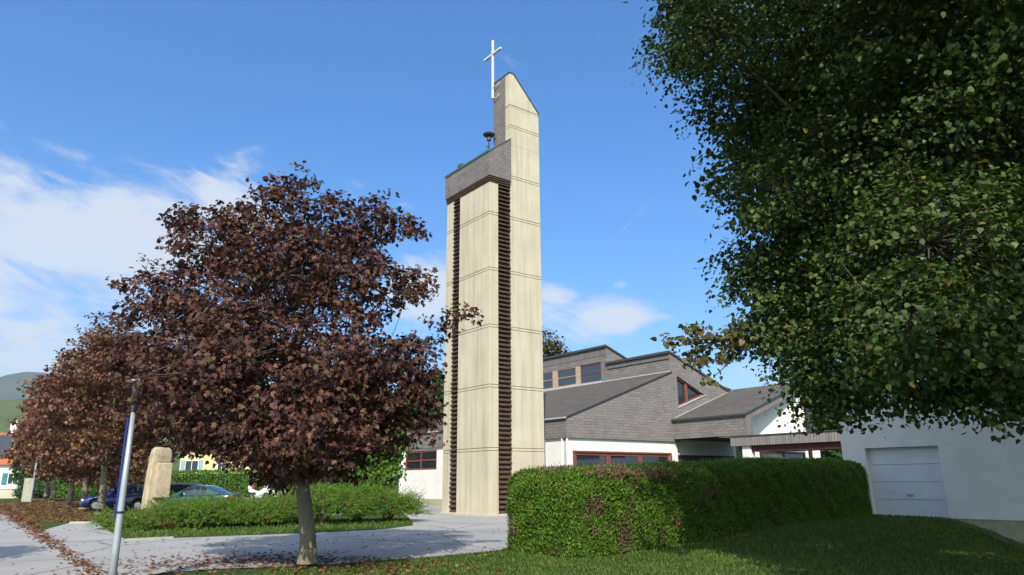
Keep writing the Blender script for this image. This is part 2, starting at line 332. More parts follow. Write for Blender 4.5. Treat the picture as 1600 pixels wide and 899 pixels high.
# ------------------------------------------------------------------ bell tower
SITE = (C0[0], C0[1], 0)
tw = empty('bell_tower', SITE, ANG, 'tall beige concrete bell tower with brown louver strips and a dark shingled top', 'bell tower')
seams = [0, 2.93, 5.90, 8.84, 11.75, 14.72, 17.03, 20.0, 21.2]
def levels(zt):
    out = []
    zs = [z for z in seams if z < zt-.05]+[zt]
    for i in range(len(zs)-1):
        a = zs[i]+(.16 if i else 0); b = zs[i+1]
        if i: out.append((zs[i]+.022, zs[i]+.135))
        out.append((a, b))
    return out
b = MB()
for z0, z1 in levels(16.5):
    b.box(0, .55, 0, 2.78, z0, z1); b.box(0, 1.3, 3.4, 4.1, z0, z1)
for z0, z1 in levels(19.0): b.box(1.34, 3.35, .0, 4.1, z0, z1)
for z0, z1 in levels(21.2):
    if z1 > 19.05: b.box(1.34, 3.35, 0, 1.45, max(z0, 19.0), z1)
b.prism([(1.34, 21.36), (3.35, 21.36), (3.33, 21.4), (1.58, 23.28), (1.34, 23.28)], 0, 1.45)
b.box(1.36, 3.33, .02, 1.43, 21.222, 21.338)
b.box(-.05, 1.30, -.05, 4.15, -.05, .10); b.box(1.30, 3.40, -.05, 4.15, -.05, .10)
b.build('concrete_wall', M['concrete'], tw, bevel=.012)
MB().box(.03, .50, .03, 2.70, .05, 16.45).box(.30, 1.40, .28, 4.0, .05, 16.9).box(.03, 1.2, 3.45, 4.07, .05, 16.45).box(1.37, 3.32, .03, 4.07, .05, 19).box(1.37, 3.32, .03, 1.42, 18.9, 21.3).build('inner_core', simple('joint_concrete', (.20, .18, .13), .95, .05), tw)
rr = random.Random(3)
def louver_strip(z0, z1, along, a0, a1):
    b = MB(); z = z0; first = True
    while z < z1-.06:
        j0, j1, jp = rr.uniform(-.02, .02), rr.uniform(-.02, .02), rr.uniform(-.02, .015)
        out, inn = -.035+jp, .16
        prof = [(out, z), (out+.01, z+.045), (inn, z+.17), (inn, z+.12)]
        if along == 'x': b.prism(prof, a0+j0+.015, a1+j1-.015, 'x')
        else: b.prism(prof, a0+j0+.015, a1+j1-.015, 'y')
        z += .225
    return b
louver_strip(.12, 16.5, 'x', .55, 1.32).build('louver', M['louver'], tw)
louver_strip(.12, 16.5, 'y', 2.78, 3.40).build('louver', M['louver'], tw)
b = MB()
for k in range(3):
    z = 16.50+k*.11; e = .02*(2-k)
    b.box(-.07+e, 1.33, -.07+e, .1, z, z+.055).box(-.07+e, .1, .1, 4.14, z, z+.055)
b.build('louver_band', M['louver'], tw)
MB().box(.06, 1.33, .06, 4.06, 16.45, 16.85).build('band_core', M['dark'], tw)
zr = lambda u: 18.15+(u+.08)*.78
b = MB(); b.prism([(-.09, 16.83), (1.335, 16.83), (1.335, zr(1.335)), (-.09, zr(-.09))], -.09, 1.44)
b.prism([(-.09, 16.83), (1.335, 16.83), (1.335, 19.02), (3.42, 19.02), (3.42, zr(3.42)), (-.09, zr(-.09))], 1.455, 4.19)
b.build('cladding', M['shingle_small'], tw)
MB().box(1.30, 1.338, .40, 1.47, 18.9, 23.24).build('side_cladding', M['shingle_small'], tw)
b = MB(); b.box(-.13, .02, -.11, 4.21, zr(-.09)-.02, zr(-.09)+.10)
b.prism([(-.12, zr(-.12)), (1.335, zr(1.335)), (1.335, zr(1.335)+.06), (-.12, zr(-.12)+.06)], -.12, -.05)
b.prism([(-.12, zr(-.12)+.01), (3.46, zr(3.46)+.01), (3.46, zr(3.46)+.09), (-.12, zr(-.12)+.09)], 1.5, 4.22)
b.box(-.1, .2, 2.55, 2.95, 18.28, 18.46); b.build('roof_flashing', M['green_flash'], tw)
MB().prism([(1.32, 23.28), (1.59, 23.28), (3.36, 21.38), (3.41, 21.42), (1.61, 23.34), (1.30, 23.34)], -.03, 1.48).build('slab_flashing', M['flash'], tw)
cr = MB().box(1.11, 1.22, 1.30, 1.41, 22.28, 25.98).box(1.105, 1.225, .56, 2.15, 25.03, 25.15).build('cross', simple('cross_paint', (.60, .60, .58), .6), tw, bevel=.01)
for z in (22.35, 23.05):
    MB().tube([(1.17, 1.36, z+.12), (1.17, 1.25, z-.1), (1.19, 1.08, z-.16), (1.25, .95, z-.05), (1.32, .9, z+.1)], .028, 6).build('bracket', M['grey_metal'], cr)
si = MB().lathe([(.05, 0), (.05, .55), (.12, .6), (.12, .8), (.07, .85), (.07, 1.0)], (.92, 1.36, 19.02), 14).build('siren', M['flash'], tw)
MB().lathe([(.10, 0), (.30, -.03), (.34, .04), (.20, .13), (.06, .18)], (.92, 1.36, 19.95), 18).build('siren_cap', M['flash'], si)
b = MB().tube([(.75, 1.30, 18.7), (.75, 1.30, 19.2), (.92, 1.36, 19.3)], .03, 6); b.build('siren_mount', M['flash'], si)

# ------------------------------------------------------------------ church
ch = empty('church', SITE, ANG, 'low modern church with white walls and stepped grey shingled pitched roofs', 'church')
def run(b, axis, p0, p1, s0, s1, z0, z1, ops):
    """wall slab with rectangular openings (a0,a1,z0,z1) sharing their z range"""
    def bx(a, c, za, zb):
        if c-a < .01 or zb-za < .01: return
        if axis == 'u': b.box(a, c, p0, p1, za, zb)
        else: b.box(p0, p1, a, c, za, zb)
    if not ops: bx(s0, s1, z0, z1); return
    oz0, oz1 = ops[0][2:]; bx(s0, s1, z0, oz0); bx(s0, s1, oz1, z1); c = s0
    for o in ops: bx(c, o[0], oz0, oz1); c = o[1]
    bx(c, s1, oz0, oz1)
def window(parent, axis, plane, a0, a1, z0, z1, inward, nv=2, nh=2, fw=.09, fm='redwood', gm='glass', split=.5, depth=.12):
    """frame set into the opening, `inward`=+1 when the inside lies at growing coordinate"""
    f = MB(); q0, q1 = plane+inward*.03, plane+inward*(.03+depth); q0, q1 = min(q0, q1), max(q0, q1)
    def bx(m, a, c, za, zb, qa=q0, qb=q1):
        if axis == 'u': m.box(a, c, qa, qb, za, zb)
        else: m.box(qa, qb, a, c, za, zb)
    bx(f, a0, a1, z0, z0+fw); bx(f, a0, a1, z1-fw, z1); bx(f, a0, a0+fw, z0+fw, z1-fw); bx(f, a1-fw, a1, z0+fw, z1-fw)
    for i in range(1, nv):
        a = a0+(a1-a0)*i/nv; bx(f, a-fw*.5, a+fw*.5, z0+fw, z1-fw, q0+.004, q1-.004)
    if nh > 1:
        z = z0+(z1-z0)*split; bx(f, a0+fw, a1-fw, z-fw*.45, z+fw*.45, q0+.008, q1-.008)
    fo = f.build('window', M[fm], parent)
    g = MB(); qm = (q0+q1)/2; bx(g, a0+fw*.5, a1-fw*.5, z0+fw*.5, z1-fw*.5, qm-.01, qm+.01); g.build('pane', M[gm], fo)
    return fo
# facade along v (left wing): plane u=7.05
lw = [(16.35-i*5.3, 20.86-i*5.3, 2.35, 3.70) for i in range(3)][::-1]
b = MB(); run(b, 'v', 7.05, 7.30, 2.55, 21.55, .38, 3.92, lw)
run(b, 'u', 2.53, 2.78, 7.05, 16.25, 0, 3.92, [(7.58, 15.5, 1.5, 3.10)])
b.box(7.30, 16.5, 21.3, 21.55, 0, 3.92)
b.build('wall', M['plaster'], ch)
MB().box(7.02, 7.29, 2.60, 21.56, -.05, .378).build('plinth', M['plinth'], ch)
MB().box(6.98, 7.24, 21.30, 21.62, .38, 3.90).build('corner_post', M['white'], ch)
for o in lw: window(ch, 'v', 7.05, *o, 1, 2, 2, .12)
for i in range(3):
    a = 7.62+i*2.63; window(ch, 'u', 2.53, a, a+2.60, 1.5, 3.08, 1, 1, 1, .15)
MB().box(7.45, 15.62, 2.47, 2.60, 3.08, 3.17).build('window_head', M['redwood'], ch)
for a_ in (7.45, 15.50): MB().box(a_, a_+.14, 2.47, 2.60, 1.4, 3.08).build('window_jamb', M['redwood'], ch)
for q_ in ([(7.0, 2.46, 0), (7.0, 2.46, 3.9)], [(6.97, 2.95, 0), (6.97, 2.85, 3.9)]): MB().tube(q_, .052, 8).build('downpipe', M['white'], ch)
# gable shingle + fascia
MB().prism([(6.9, 3.86), (16.4, 3.86), (16.4, 8.20), (15.91, 8.20), (6.9, 4.94)], 2.37, 2.50).build('gable_cladding', M['shingle'], ch)
b = MB().box(6.9, 7.04, 2.50, 21.9, 3.86, 4.93).box(6.9, 16.0, 21.7, 21.88, 3.86, 4.93); b.prism([(7.04, 4.93), (15.9, 4.93), (15.9, 8.1)], 21.7, 21.88)
b.build('fascia', M['shingle'], ch)
MB().box(7.04, 16.2, 2.50, 21.7, 3.90, 3.96).build('soffit', M['darkwood'], ch)
def rslab(name, x0, z0, x1, z1, v0, v1, th=.10, mat='roof'):
    return MB().prism([(x0, z0), (x1, z1), (x1, z1-th), (x0, z0-th)], v0, v1).build(name, M[mat], ch)
rslab('roof', 6.84, 4.99, 15.95, 8.27, 2.33, 21.95)
MB().prism([(6.80, 5.00), (15.95, 8.30), (15.95, 8.22), (6.80, 4.92)], 2.28, 2.335).build('verge_trim', M['flash'], ch)
MB().box(6.76, 6.842, 2.28, 21.98, 4.90, 4.99).build('gutter_trim', M['grey_metal'], ch)
# clerestory
T1 = lambda u: 9.50-.365*(u-15.91); T2 = lambda u: 10.76-.365*(u-15.91)
b = MB(); run(b, 'v', 15.91, 16.10, 8.13, 26.0, 8.05, 10.70, [(8.72, 22.1, 8.37, 9.74)])
b.box(15.91, 16.10, 2.40, 8.13, 8.05, 9.46)
b.prism([(16.10, 8.0), (22.2, 8.0), (22.2, T2(22.2)-.04), (16.10, T2(16.1)-.04)], 8.13, 8.33)
b.prism([(16.10, 8.0), (22.2, 8.0), (22.2, T2(22.2)-.04), (16.10, T2(16.1)-.04)], 25.8, 26)
b.build('clerestory_wall', M['shingle'], ch)
MB().box(15.885, 15.909, 8.12, 26, 10.15, 10.66).box(15.885, 15.909, 2.40, 8.11, 9.12, 9.42).build('top_boarding', M['vboard2'], ch)
b = MB()
b.prism([(15.92, 8.20), (16.40, 8.20), (16.40, 3.9), (16.47, 3.9), (16.47, T1(16.47)-.04), (15.92, T1(15.92)-.04)], 2.385, 2.56)
b.prism([(16.47, 8.05), (19.2, 6.96), (22.3, 6.96), (22.3, T1(22.3)-.04), (16.47, T1(16.47)-.04)], 2.385, 2.56)
b.prism([(16.47, 4.0), (22.3, 4.0), (22.3, 6.96), (19.2, 6.96), (16.47, 6.0)], 2.385, 2.56)
b.build('gable_wall', M['shingle'], ch)
tri = [(16.47, 8.05), (19.2, 6.96), (16.47, 6.0)]
fo = MB(); 
fo.prism([(16.47, 6.0), (19.2, 6.96), (18.9, 6.99), (16.6, 6.16), (16.6, 7.9), (16.47, 8.05)], 2.50, 2.62); fo.box(17.38, 17.56, 2.49, 2.62, 6.40, 7.66)
fo.prism([(16.6, 7.88), (19.2, 6.93), (19.2, 6.97), (16.47, 8.05)], 2.51, 2.62)
fo = fo.build('window', M['redwood'], ch)
MB().prism(tri, 2.63, 2.65).build('pane', M['glass'], fo)
MB().prism([(16.45, 5.98), (19.2, 6.94), (19.2, 6.99), (16.45, 6.05)], 2.33, 2.50).build('window_sill', M['grey_metal'], ch)
for i in range(5):
    a = 8.74+i*2.66; window(ch, 'v', 15.91, a, a+2.18, 8.38, 9.73, 1, 1, 2, .07, 'orangewood' if i else 'redwood', 'glass_blue', .5)
    MB().box(15.93, 16.08, a+2.19, a+2.65, 8.38, 9.73).build('window_pier', simple('pier_wood', (.42, .33, .25), .7), ch)
MB().box(15.86, 15.908, 8.7, 22.1, 8.31, 8.372).build('window_sill', M['grey_metal'], ch)
MB().box(15.80, 15.908, 2.40, 8.7, 8.235, 8.30).box(15.80, 15.908, 8.7, 26, 8.22, 8.30).build('wall_flashing', M['grey_metal'], ch)
def croof(T, v0, v1):
    x0, x1 = 15.80, 22.35
    MB().prism([(x0, T(x0)+.05), (x1, T(x1)+.05), (x1, T(x1)-.05), (x0, T(x0)-.05)], v0, v1).build('upper_roof', M['roof'], ch)
    MB().box(x0-.05, x0-.002, v0-.02, v1+.02, T(x0)-.10, T(x0)+.06).prism([(x0, T(x0)+.06), (x1, T(x1)+.06), (x1, T(x1)-.06), (x0, T(x0)-.06)], v0-.05, v0-.002).build('roof_trim', M['flash'], ch)
croof(T1, 2.33, 8.12); croof(T2, 8.08, 26.1)
MB().box(15.86, 15.905, 2.45, 8.1, 9.08, 9.13).build('cladding_trim', M['flash'], ch)
MB().box(22.0, 22.3, 2.6, 26, 0, 7.0).build('back_wall', M['plaster'], ch)
# entrance block
TE = lambda u: 5.20+(u-15.77)*(7.46-5.20)/6.37
MB().box(15.77, 15.90, -2.88, 2.36, 4.0, 5.17).build('fascia', M['shingle'], ch)
MB().prism([(15.77, 4.0), (16.32, 4.0), (16.32, TE(16.32)-.42), (22.2, TE(22.2)-.42), (22.2, TE(22.2)-.03), (15.77, TE(15.77)-.03)], -3.02, -2.88).build('verge_board', M['vboard2'], ch)
rslab('roof', 15.70, TE(15.70)+.03, 22.25, TE(22.25)+.03, -3.06, 2.37)
MB().prism([(15.66, TE(15.66)+.05), (22.25, TE(22.25)+.05), (22.25, TE(22.25)-.05), (15.66, TE(15.66)-.05)], -3.11, -3.065).box(15.62, 15.698, -3.11, 2.36, 5.09, 5.20).build('verge_trim', M['flash'], ch)
MB().prism([(15.98, 5.25), (15.98, 5.33), (22.2, 7.52), (22.2, 7.44)], 2.30, 2.38).build('wall_flashing', M['grey_metal'], ch)
# splayed white wall under the verge
vs = []
for (u, v) in ((16.3, -.9), (22.15, -2.80), (22.15, -2.55), (16.3, -.65)):
    vs += [(u, v, 3.95), (u, v, TE(u)-.08)]
MB().add(vs, [(0, 2, 3, 1), (2, 4, 5, 3), (4, 6, 7, 5), (6, 0, 1, 7), (1, 3, 5, 7), (0, 6, 4, 2)]).build('splayed_wall', M['plaster'], ch)
MB().box(22.2, 22.35, -2.95, -2.75, 0, 7.2).build('window_post', M['darkwood'], ch)
MB().box(22.25, 23.2, -2.7, -2.6, 4.1, 6.6).build('side_glazing', M['glass'], ch)
MB().box(15.92, 22.1, -.9, 2.36, 4.02, 4.08).build('soffit', M['darkwood'], ch)
b = MB(); b.box(16.45, 22.1, 2.62, 2.8, 3.06, 3.98); b.build('wall', m_plaster('entrance_plaster_shaded', (.62, .61, .58), (.5, .49, .46)), ch)  # continuing white wall, shade under the block put into its greyer colour
MB().box(16.4, 22.1, 2.58, 2.81, 2.96, 3.06).box(19.9, 20.0, 2.58, 2.66, 0, 2.96).box(18.1, 18.2, 2.58, 2.66, 0, 2.96).build('entrance_frame', M['darkwood'], ch)
MB().box(16.45, 22.1, 2.70, 2.74, 0, 2.96).build('entrance_glazing', M['glass_grey'], ch)
b = MB(); b.box(18.6, 27.5, -1.2, -1.0, 0, 2.7); b.box(18.6, 19.4, -1.2, -1.0, 2.7, 4.0); b.box(24.2, 26.2, -1.2, -1.0, 2.7, 4.0); b.box(19.4, 24.2, -1.2, -1.0, 3.22, 4.0)
b.build('wall', M['plaster'], ch)
window(ch, 'u', -1.2, 19.45, 24.15, 2.0, 3.2, -1, 2, 1, .10, 'darkwood', 'glass_grey')
# walkway canopy
cp = empty('walkway_canopy', SITE, ANG, 'flat covered walkway with a vertical boarded fascia between church and garage', 'canopy')
MB().box(15.20, 15.28, -15.5, -2.26, 3.37, 3.87).box(15.28, 15.8, -2.34, -2.26, 3.37, 3.87).build('fascia', M['vboard'], cp)
MB().box(15.15, 17.9, -15.5, -2.20, 3.872, 3.93).build('roof', M['flash'], cp)
MB().box(15.45, 15.62, -15.5, -2.6, 3.02, 3.36).box(17.4, 17.6, -15.5, -3.2, 3.05, 3.36).build('beam', simple('dark_red_beam', (.085, .028, .026), .6), cp)
MB().box(15.3, 17.7, -15.5, -2.4, 3.36, 3.41).build('soffit', M['darkwood'], cp)
for v in (-3.15, -9.3, -14.9):
    MB().box(15.36, 15.72, v-.28, v+.28, 0, 3.02 if v < -4 else 3.36).build('post', M['plaster'], cp, bevel=.01)

# ------------------------------------------------------------------ garage
ga = empty('garage', SITE, ANG, 'shaded white plastered garage with a pale sectional door under the big tree', 'garage')
b = MB(); run(b, 'v', 5.20, 5.55, -30, -14.28, .36, 4.35, [(-17.5, -15.1, .36, 2.58)])
b.box(5.55, 12, -14.53, -14.28, .36, 4.35).box(11.7, 12, -30, -14.53, .36, 4.35).box(5.55, 12, -30.0, -29.7, .36, 4.35)
b.build('wall', M['plaster_shade'], ga)
MB().box(5.225, 11.97, -29.97, -17.42, -1, .358).box(5.225, 11.97, -15.18, -14.31, -1, .358).box(5.42, 11.97, -17.42, -15.18, -1, .358).build('plinth', M['plinth'], ga)
b = MB()
for i in range(4): b.box(5.46, 5.50, -17.52, -15.08, .335+i*.565, .335+(i+1)*.565-.012)
for i in range(4):
    z = .335+i*.565+.28; b.box(5.452, 5.4601, -17.52, -15.08, z-.004, z+.004)
gd = b.build('garage_door', simple('door_enamel', (.82, .83, .83), .45, .4, 0, .04), ga)
MB().box(5.44, 5.47, -17.52, -15.08, .28, .335).build('door_seal', M['black'], gd)
MB().box(5.42, 5.45, -16.38, -16.22, 1.02, 1.06).box(5.445, 5.46, -16.40, -16.20, 1.0, 1.08).build('door_handle', M['grey_metal'], gd)
MB().box(5.10, 12.1, -30.1, -14.18, 4.352, 4.42).build('roof', M['flash'], ga)
# soil strip
pts = [(5.2, -17.5), (4.75, -17.5), (4.1, -19.4), (3.4, -22.0), (5.2, -22.0)]
n_ = 12; vv = []
for i in range(n_+1):
    v = -17.3-i*.42; ue = 4.9-.25*i*.42
    for u in (ue, 5.22):
        p = PW(u, v); vv.append((p[0], p[1], float(hgt(p[0], p[1]))+.02))
me = bpy.data.meshes.new('path'); me.from_pydata(vv, [], [(2*i, 2*i+1, 2*i+3, 2*i+2) for i in range(n_)]); tag(link('path', me, simple('dark_gravel', (.13, .115, .10), .95, .1, 0, .4, 20, .6)), kind='structure')

# ------------------------------------------------------------------ foliage engine
def norm(a): return a/np.maximum(np.linalg.norm(a, axis=-1, keepdims=True), 1e-6)
MAPLE = np.array([(0, 0, 0), (.12, .06, .03), (.46, -.02, -.12), (.30, .26, .05), (.62, .50, -.18), (.27, .52, .05), (.22, .76, -.04), (0, 1.02, -.24), (-.22, .76, -.04), (-.27, .52, .05), (-.62, .50, -.18), (-.30, .26, .05), (-.46, -.02, -.12), (-.12, .06, .03)])
HEART = np.array([(0, 0, 0), (.34, .10, .05), (.40, .45, .04), (0, 1.0, -.12), (-.40, .45, .04), (-.34, .10, .05)])
BLADE = np.array([(-.5, 0, 0), (.5, 0, 0), (.3, .6, .05), (0, 1, 0), (-.3, .6, .05)])
DIAM = np.array([(0, 0, 0), (.32, .4, .05), (0, 1, 0), (-.32, .4, .05)])
def leaves(name, pos, nrm, tip, size, tpl, mat, parent=None, rg=rng):
    n = len(pos); nrm = norm(nrm); t = norm(tip-(tip*nrm).sum(1, keepdims=True)*nrm); bb = np.cross(nrm, t)
    s = np.asarray(size).reshape(-1, 1, 1)*np.ones((n, 1, 1))
    v = pos[:, None, :] + s*(tpl[None, :, 0, None]*bb[:, None] + tpl[None, :, 1, None]*t[:, None] + tpl[None, :, 2, None]*nrm[:, None])
    return link(name, fast_mesh(name, v.reshape(-1, 3), len(tpl)), mat, parent)
def rdir(n, rg): return norm(rg.normal(size=(n, 3)))
def cluster_pos(lobes, n_cl, rg, inner=.5, flat=.8):
    L = np.array([l[:3] for l in lobes], float); r = np.array([l[3] for l in lobes], float)
    w = r**2.0; idx = rg.choice(len(L), n_cl, p=w/w.sum()); d = rdir(n_cl, rg)
    k = inner+(1.06-inner)*rg.random(n_cl)**.6
    s = np.stack([np.ones(len(r)), np.ones(len(r)), np.full(len(r), flat)], 1)
    return L[idx]+d*s[idx]*(r[idx]*k)[:, None], d
def crown(name, lobes, n_cl, per, cr, size, tpl, mat, parent, seed, up_b=.5, droop=.6, inner=.5, flat=.8, zmin=None, keep=None, vf=.45, sag=0):
    rg = np.random.default_rng(seed); cp_, cd = cluster_pos(lobes, n_cl, rg, inner, flat)
    if zmin is not None: cp_[:, 2] = np.maximum(cp_[:, 2], zmin+rg.random(n_cl)*.3)
    if keep is not None:
        k = keep(cp_); cp_, cd = cp_[k], cd[k]
    n = len(cp_)*per; off = np.clip(rg.normal(size=(n, 3)), -1.9, 1.9)*np.array([cr, cr, cr*vf]); off[:, 2] -= sag*(np.hypot(off[:, 0], off[:, 1]))*.8; p = np.repeat(cp_, per, 0)+off; o = np.repeat(cd, per, 0)
    nr = o*.55+np.array([0, 0, up_b])+rdir(n, rg)*.75; tp = o*.6+rdir(n, rg)*.9+np.array([0, 0, -droop])
    leaves(name, p, nr, tp, size*(.65+.7*rg.random(n)), tpl, mat, parent); return cp_
def limbs(b, top, lobes, r0, rg, k=1.0, n=7, lift=0):
    for l in lobes:
        c = np.array(l[:3]); top = np.array(top, float); m = top*.45+c*.55+np.array([0, 0, lift-.12*np.linalg.norm(c-top)])+rg.normal(size=3)*.12
        ds = np.linalg.norm(c-top); rr_ = max(.018, r0*min(1, l[3]/2.0)*k)
        b.tube([tuple(top-np.array([0, 0, .1])), tuple(top*.75+m*.25+rg.normal(size=3)*.04), tuple(m), tuple(m*.45+c*.55+rg.normal(size=3)*.07), tuple(c)], [rr_, rr_*.85, rr_*.65, rr_*.42, rr_*.2], n)
def twigs(b, cps, lobes, rg, n, r=.012):
    L = np.array([l[:3] for l in lobes])
    for i in rg.choice(len(cps), min(n, len(cps)), replace=False):
        p = cps[i]; c = L[np.argmin(((L-p)**2).sum(1))]; m = (p+c)/2+rg.normal(size=3)*.08-np.array([0, 0, .05])
        b.tube([tuple(c), tuple(m), tuple(p)], [r*1.6, r*1.1, r*.5], 4, False)
maple_leaf = m_leaf('copper_maple_leaf', [(0, (.034, .016, .018)), (.3, (.070, .032, .030)), (.55, (.105, .046, .038)), (.8, (.145, .066, .044)), (.93, (.21, .10, .05)), (1, (.12, .11, .04))], .62, .25, .22)
maple_leaf2 = m_leaf('rusty_maple_leaf', [(0, (.07, .028, .018)), (.35, (.125, .054, .034)), (.7, (.205, .088, .044)), (.92, (.27, .14, .055)), (1, (.17, .16, .04))], .5, .4, .25)
linden_leaf = m_leaf('linden_leaf', [(0, (.030, .060, .010)), (.35, (.050, .092, .014)), (.7, (.080, .130, .022)), (.90, (.12, .165, .035)), (.975, (.12, .15, .03)), (.991, (.24, .20, .03)), (.9985, (.26, .10, .03)), (1, (.10, .14, .03))], .58, .3, .22)
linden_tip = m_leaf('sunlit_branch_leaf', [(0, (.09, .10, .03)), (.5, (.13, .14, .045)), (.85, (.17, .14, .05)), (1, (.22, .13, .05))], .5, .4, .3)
twigb = m_bark('branch_bark', (.06, .05, .04), (.15, .125, .095)); bark = m_bark('maple_bark', (.13, .113, .078), (.30, .262, .18)); bark_low = bark
def tree_trunk(b, base, top, r0, r1, flare=1.5, n=14, bend=.05, rg=rng):
    base = np.array(base, float); top = np.array(top, float); m = 9; pts = []; rad = []
    for i in range(m):
        t = i/(m-1); t2 = t**1.4; p = base*(1-t2)+top*t2+np.array([math.sin(t*4)*bend, math.cos(t*3)*bend*.5-bend*.5, 0]); pts.append(tuple(p)); rad.append((r0*(1-t2)+r1*t2)*(1+(flare-1)*math.exp(-t2*16)))
    b.tube(pts, rad, n)

# near copper maple ------------------------------------------------
tb = gp(480, 887); DY = tb[1]
mt = empty('maple_tree', (0, 0, 0), 0, 'large copper-leaved maple in the foreground, its trunk standing at the lawn edge', 'tree')
spec = [(430,335,.70,0),(425,295,.30,0),(470,290,.28,0),(520,350,.70,.3),(600,345,.50,0),(585,310,.22,0),(645,355,.25,0),(330,385,.85,0),(285,350,.38,.2),(380,350,.6,.4),(440,430,1.2,-.6),(460,420,1.1,1.0),(262,470,.75,0),(330,480,.95,-.8),(560,450,1.0,-.4),(640,450,.5,.2),(560,390,.6,0),
        (232,560,.7,0),(300,570,1.0,-1.2),(380,560,1.25,-1.6),(400,560,1.4,1.5),(520,580,1.25,-1.4),(560,590,1.2,1.4),(640,570,.75,0),(262,640,.65,-.3),(330,640,.9,-1.3),(405,665,.9,-1.5),(480,665,1.15,-1.8),(460,680,1.2,1.6),(565,650,.9,-1.0),
        (630,635,.55,.2),(305,680,.35,-.6),(360,715,.34,-.8),(430,735,.40,-.5),(500,730,.42,-.7),(545,715,.45,-.4),(590,690,.42,.4),(700,500,.30,-.5),(737,492,.16,-.6),(665,530,.3,-.2),(655,660,.3,0),(668,610,.35,0),(205,490,.22,0),(195,560,.3,0),(222,415,.22,0),(455,740,.4,1.0),
        (425,272,.14,0),(472,266,.10,0),(350,325,.22,.1),(640,340,.12,0),(240,370,.12,0),(195,445,.1,0),(224,612,.24,-3.1),(222,588,.16,-3.2),(650,425,.2,0),(680,455,.12,-.3),(300,330,.2,0),(515,310,.16,.2),(545,325,.18,.1),(680,685,.14,-.3),(640,685,.2,-.2),(320,745,.0001,0)]
lob = [(*at(px, py, DY+dy), r) for px, py, r, dy in spec]
b = MB(); ttop = at(470, 700, DY); tree_trunk(b, (tb[0], tb[1], -.05), ttop, .165, .12, 1.75)
b.build('trunk', bark, mt, True)
b = MB(); rg = np.random.default_rng(5); b.tube([tuple(at(235, 600, DY-2.0)), tuple(at(224, 600, DY-3.0))], [.02, .008], 5); limbs(b, ttop, [l for l in lob if l[3] > .33], .075, rg, .8, 6)
cps = crown('crown', lob, 2550, 19, .145, .092, MAPLE, maple_leaf, mt, 11, .6, .7, .40, .85)
twigs(b, cps, lob, rg, 1500, .008)
b.build('branches', twigb, mt, True)

# row of maples along the road --------------------------------------
def row_tree(name, base, H, Rr, seed, label, n_cl, per, size, mat=maple_leaf2, group='copper maples in a row along the road', cat='tree', clear=1.9, bk=bark):
    rg = np.random.default_rng(seed); t = empty(name, (base[0], base[1], 0), 0, label, cat, group)
    lob = [(0, 0, clear+(H-clear)*.5, Rr*.75)]
    for k in range(16):
        a = k*2.4; f = (k+.5)/16; zz = clear+.5+(H-clear-1.0)*f; rad = Rr*math.sin(math.pi*min(.92, .18+.80*f)**.9)*.72
        lob.append((rad*math.cos(a), rad*math.sin(a), zz, Rr*rg.uniform(.26, .42)))
    lob.append((rg.uniform(-.4, .4), 0, H-.8, Rr*.24)); lob.append((rg.uniform(-.8, .8), .3, H-1.4, Rr*.3))
    b = MB(); top = (0, 0, clear+.6); tree_trunk(b, (0, 0, -.05), top, .20, .15, 1.5, 10, .04); b.build('trunk', bk, t, True)
    b = MB(); limbs(b, top, lob, .09, rg, 1, 5); b.build('branches', bk, t, True)
    crown('crown', lob, n_cl, per, .24, size, MAPLE if 'maple' in name else HEART, mat, t, seed+1, .5, .6, .45, .95)
    return t
rows = [((155, 805), 9.9, 4.0, 'first copper maple of the roadside row, nearest the blue car', 1000, 20, .155),
        ((128, 797), 10.9, 4.3, 'tallest copper maple of the roadside row, second from the parking bay', 1000, 20, .165),
        ((107, 793), 10.2, 3.9, 'third copper maple of the roadside row', 750, 16, .20),
        ((80, 785), 10.6, 4.0, 'fourth copper maple of the roadside row, half hidden behind nearer crowns', 600, 12, .27),
        ((70, 783), 10.4, 3.6, 'farthest copper maple of the row, beside the beige board', 500, 12, .28)]
for i, (px, H, Rr, lab, ncl, per, sz) in enumerate(rows):
    row_tree('maple_tree', gp(*px), H, Rr, 20+i*3, lab, ncl, per, sz)
# a maple on the near side of the road, left of the picture; its shade falls on the asphalt
row_tree('maple_tree', (-13.6, 11.2), 6.4, 2.3, 61, 'smaller copper maple across the road, shading the asphalt', 500, 13, .17)

# big linden ----------------------------------------------------------
li = empty('linden_tree', (0, 0, 0), 0, 'huge dark green linden overhanging the hedge and garage at the right', 'tree')
spec = [(1090,15,.7,13.5),(1075,75,.65,13.2),(1120,60,1.3,13.5),(1168,170,.85,13.2),(1112,165,.4,13),(1182,250,.6,13),(1150,288,.32,12.8),(1225,300,1.0,12.8),(1260,80,1.8,12.6),(1260,180,1.5,13),(1400,60,2.0,11.8),(1550,60,2.0,10.8),
        (1330,240,1.6,12),(1450,220,1.8,11),(1580,230,1.8,10.2),(1225,385,.75,12.5),(1175,395,.45,12.4),(1320,370,1.25,12),(1450,380,1.5,10.8),(1580,400,1.5,9.9),(1235,450,.8,12.3),(1180,440,.4,12.3),(1330,470,1.0,11.8),(1430,500,1.1,10.8),(1560,520,1.25,9.8),
        (1215,505,.55,12.2),(1270,545,.65,12),(1350,570,.62,11.6),(1450,575,.62,10.8),(1550,585,.55,10),(1620,600,.6,9.6),(1100,20,.6,15),(1330,612,.35,11.6),(1420,615,.35,11),(1500,618,.3,10.3),(1590,625,.3,9.8),
        (1180,528,.3,12.2),(1300,598,.35,12),(1285,622,.32,12),(1262,590,.35,12.2),(1310,640,.25,12),(1240,570,.3,12.2)]
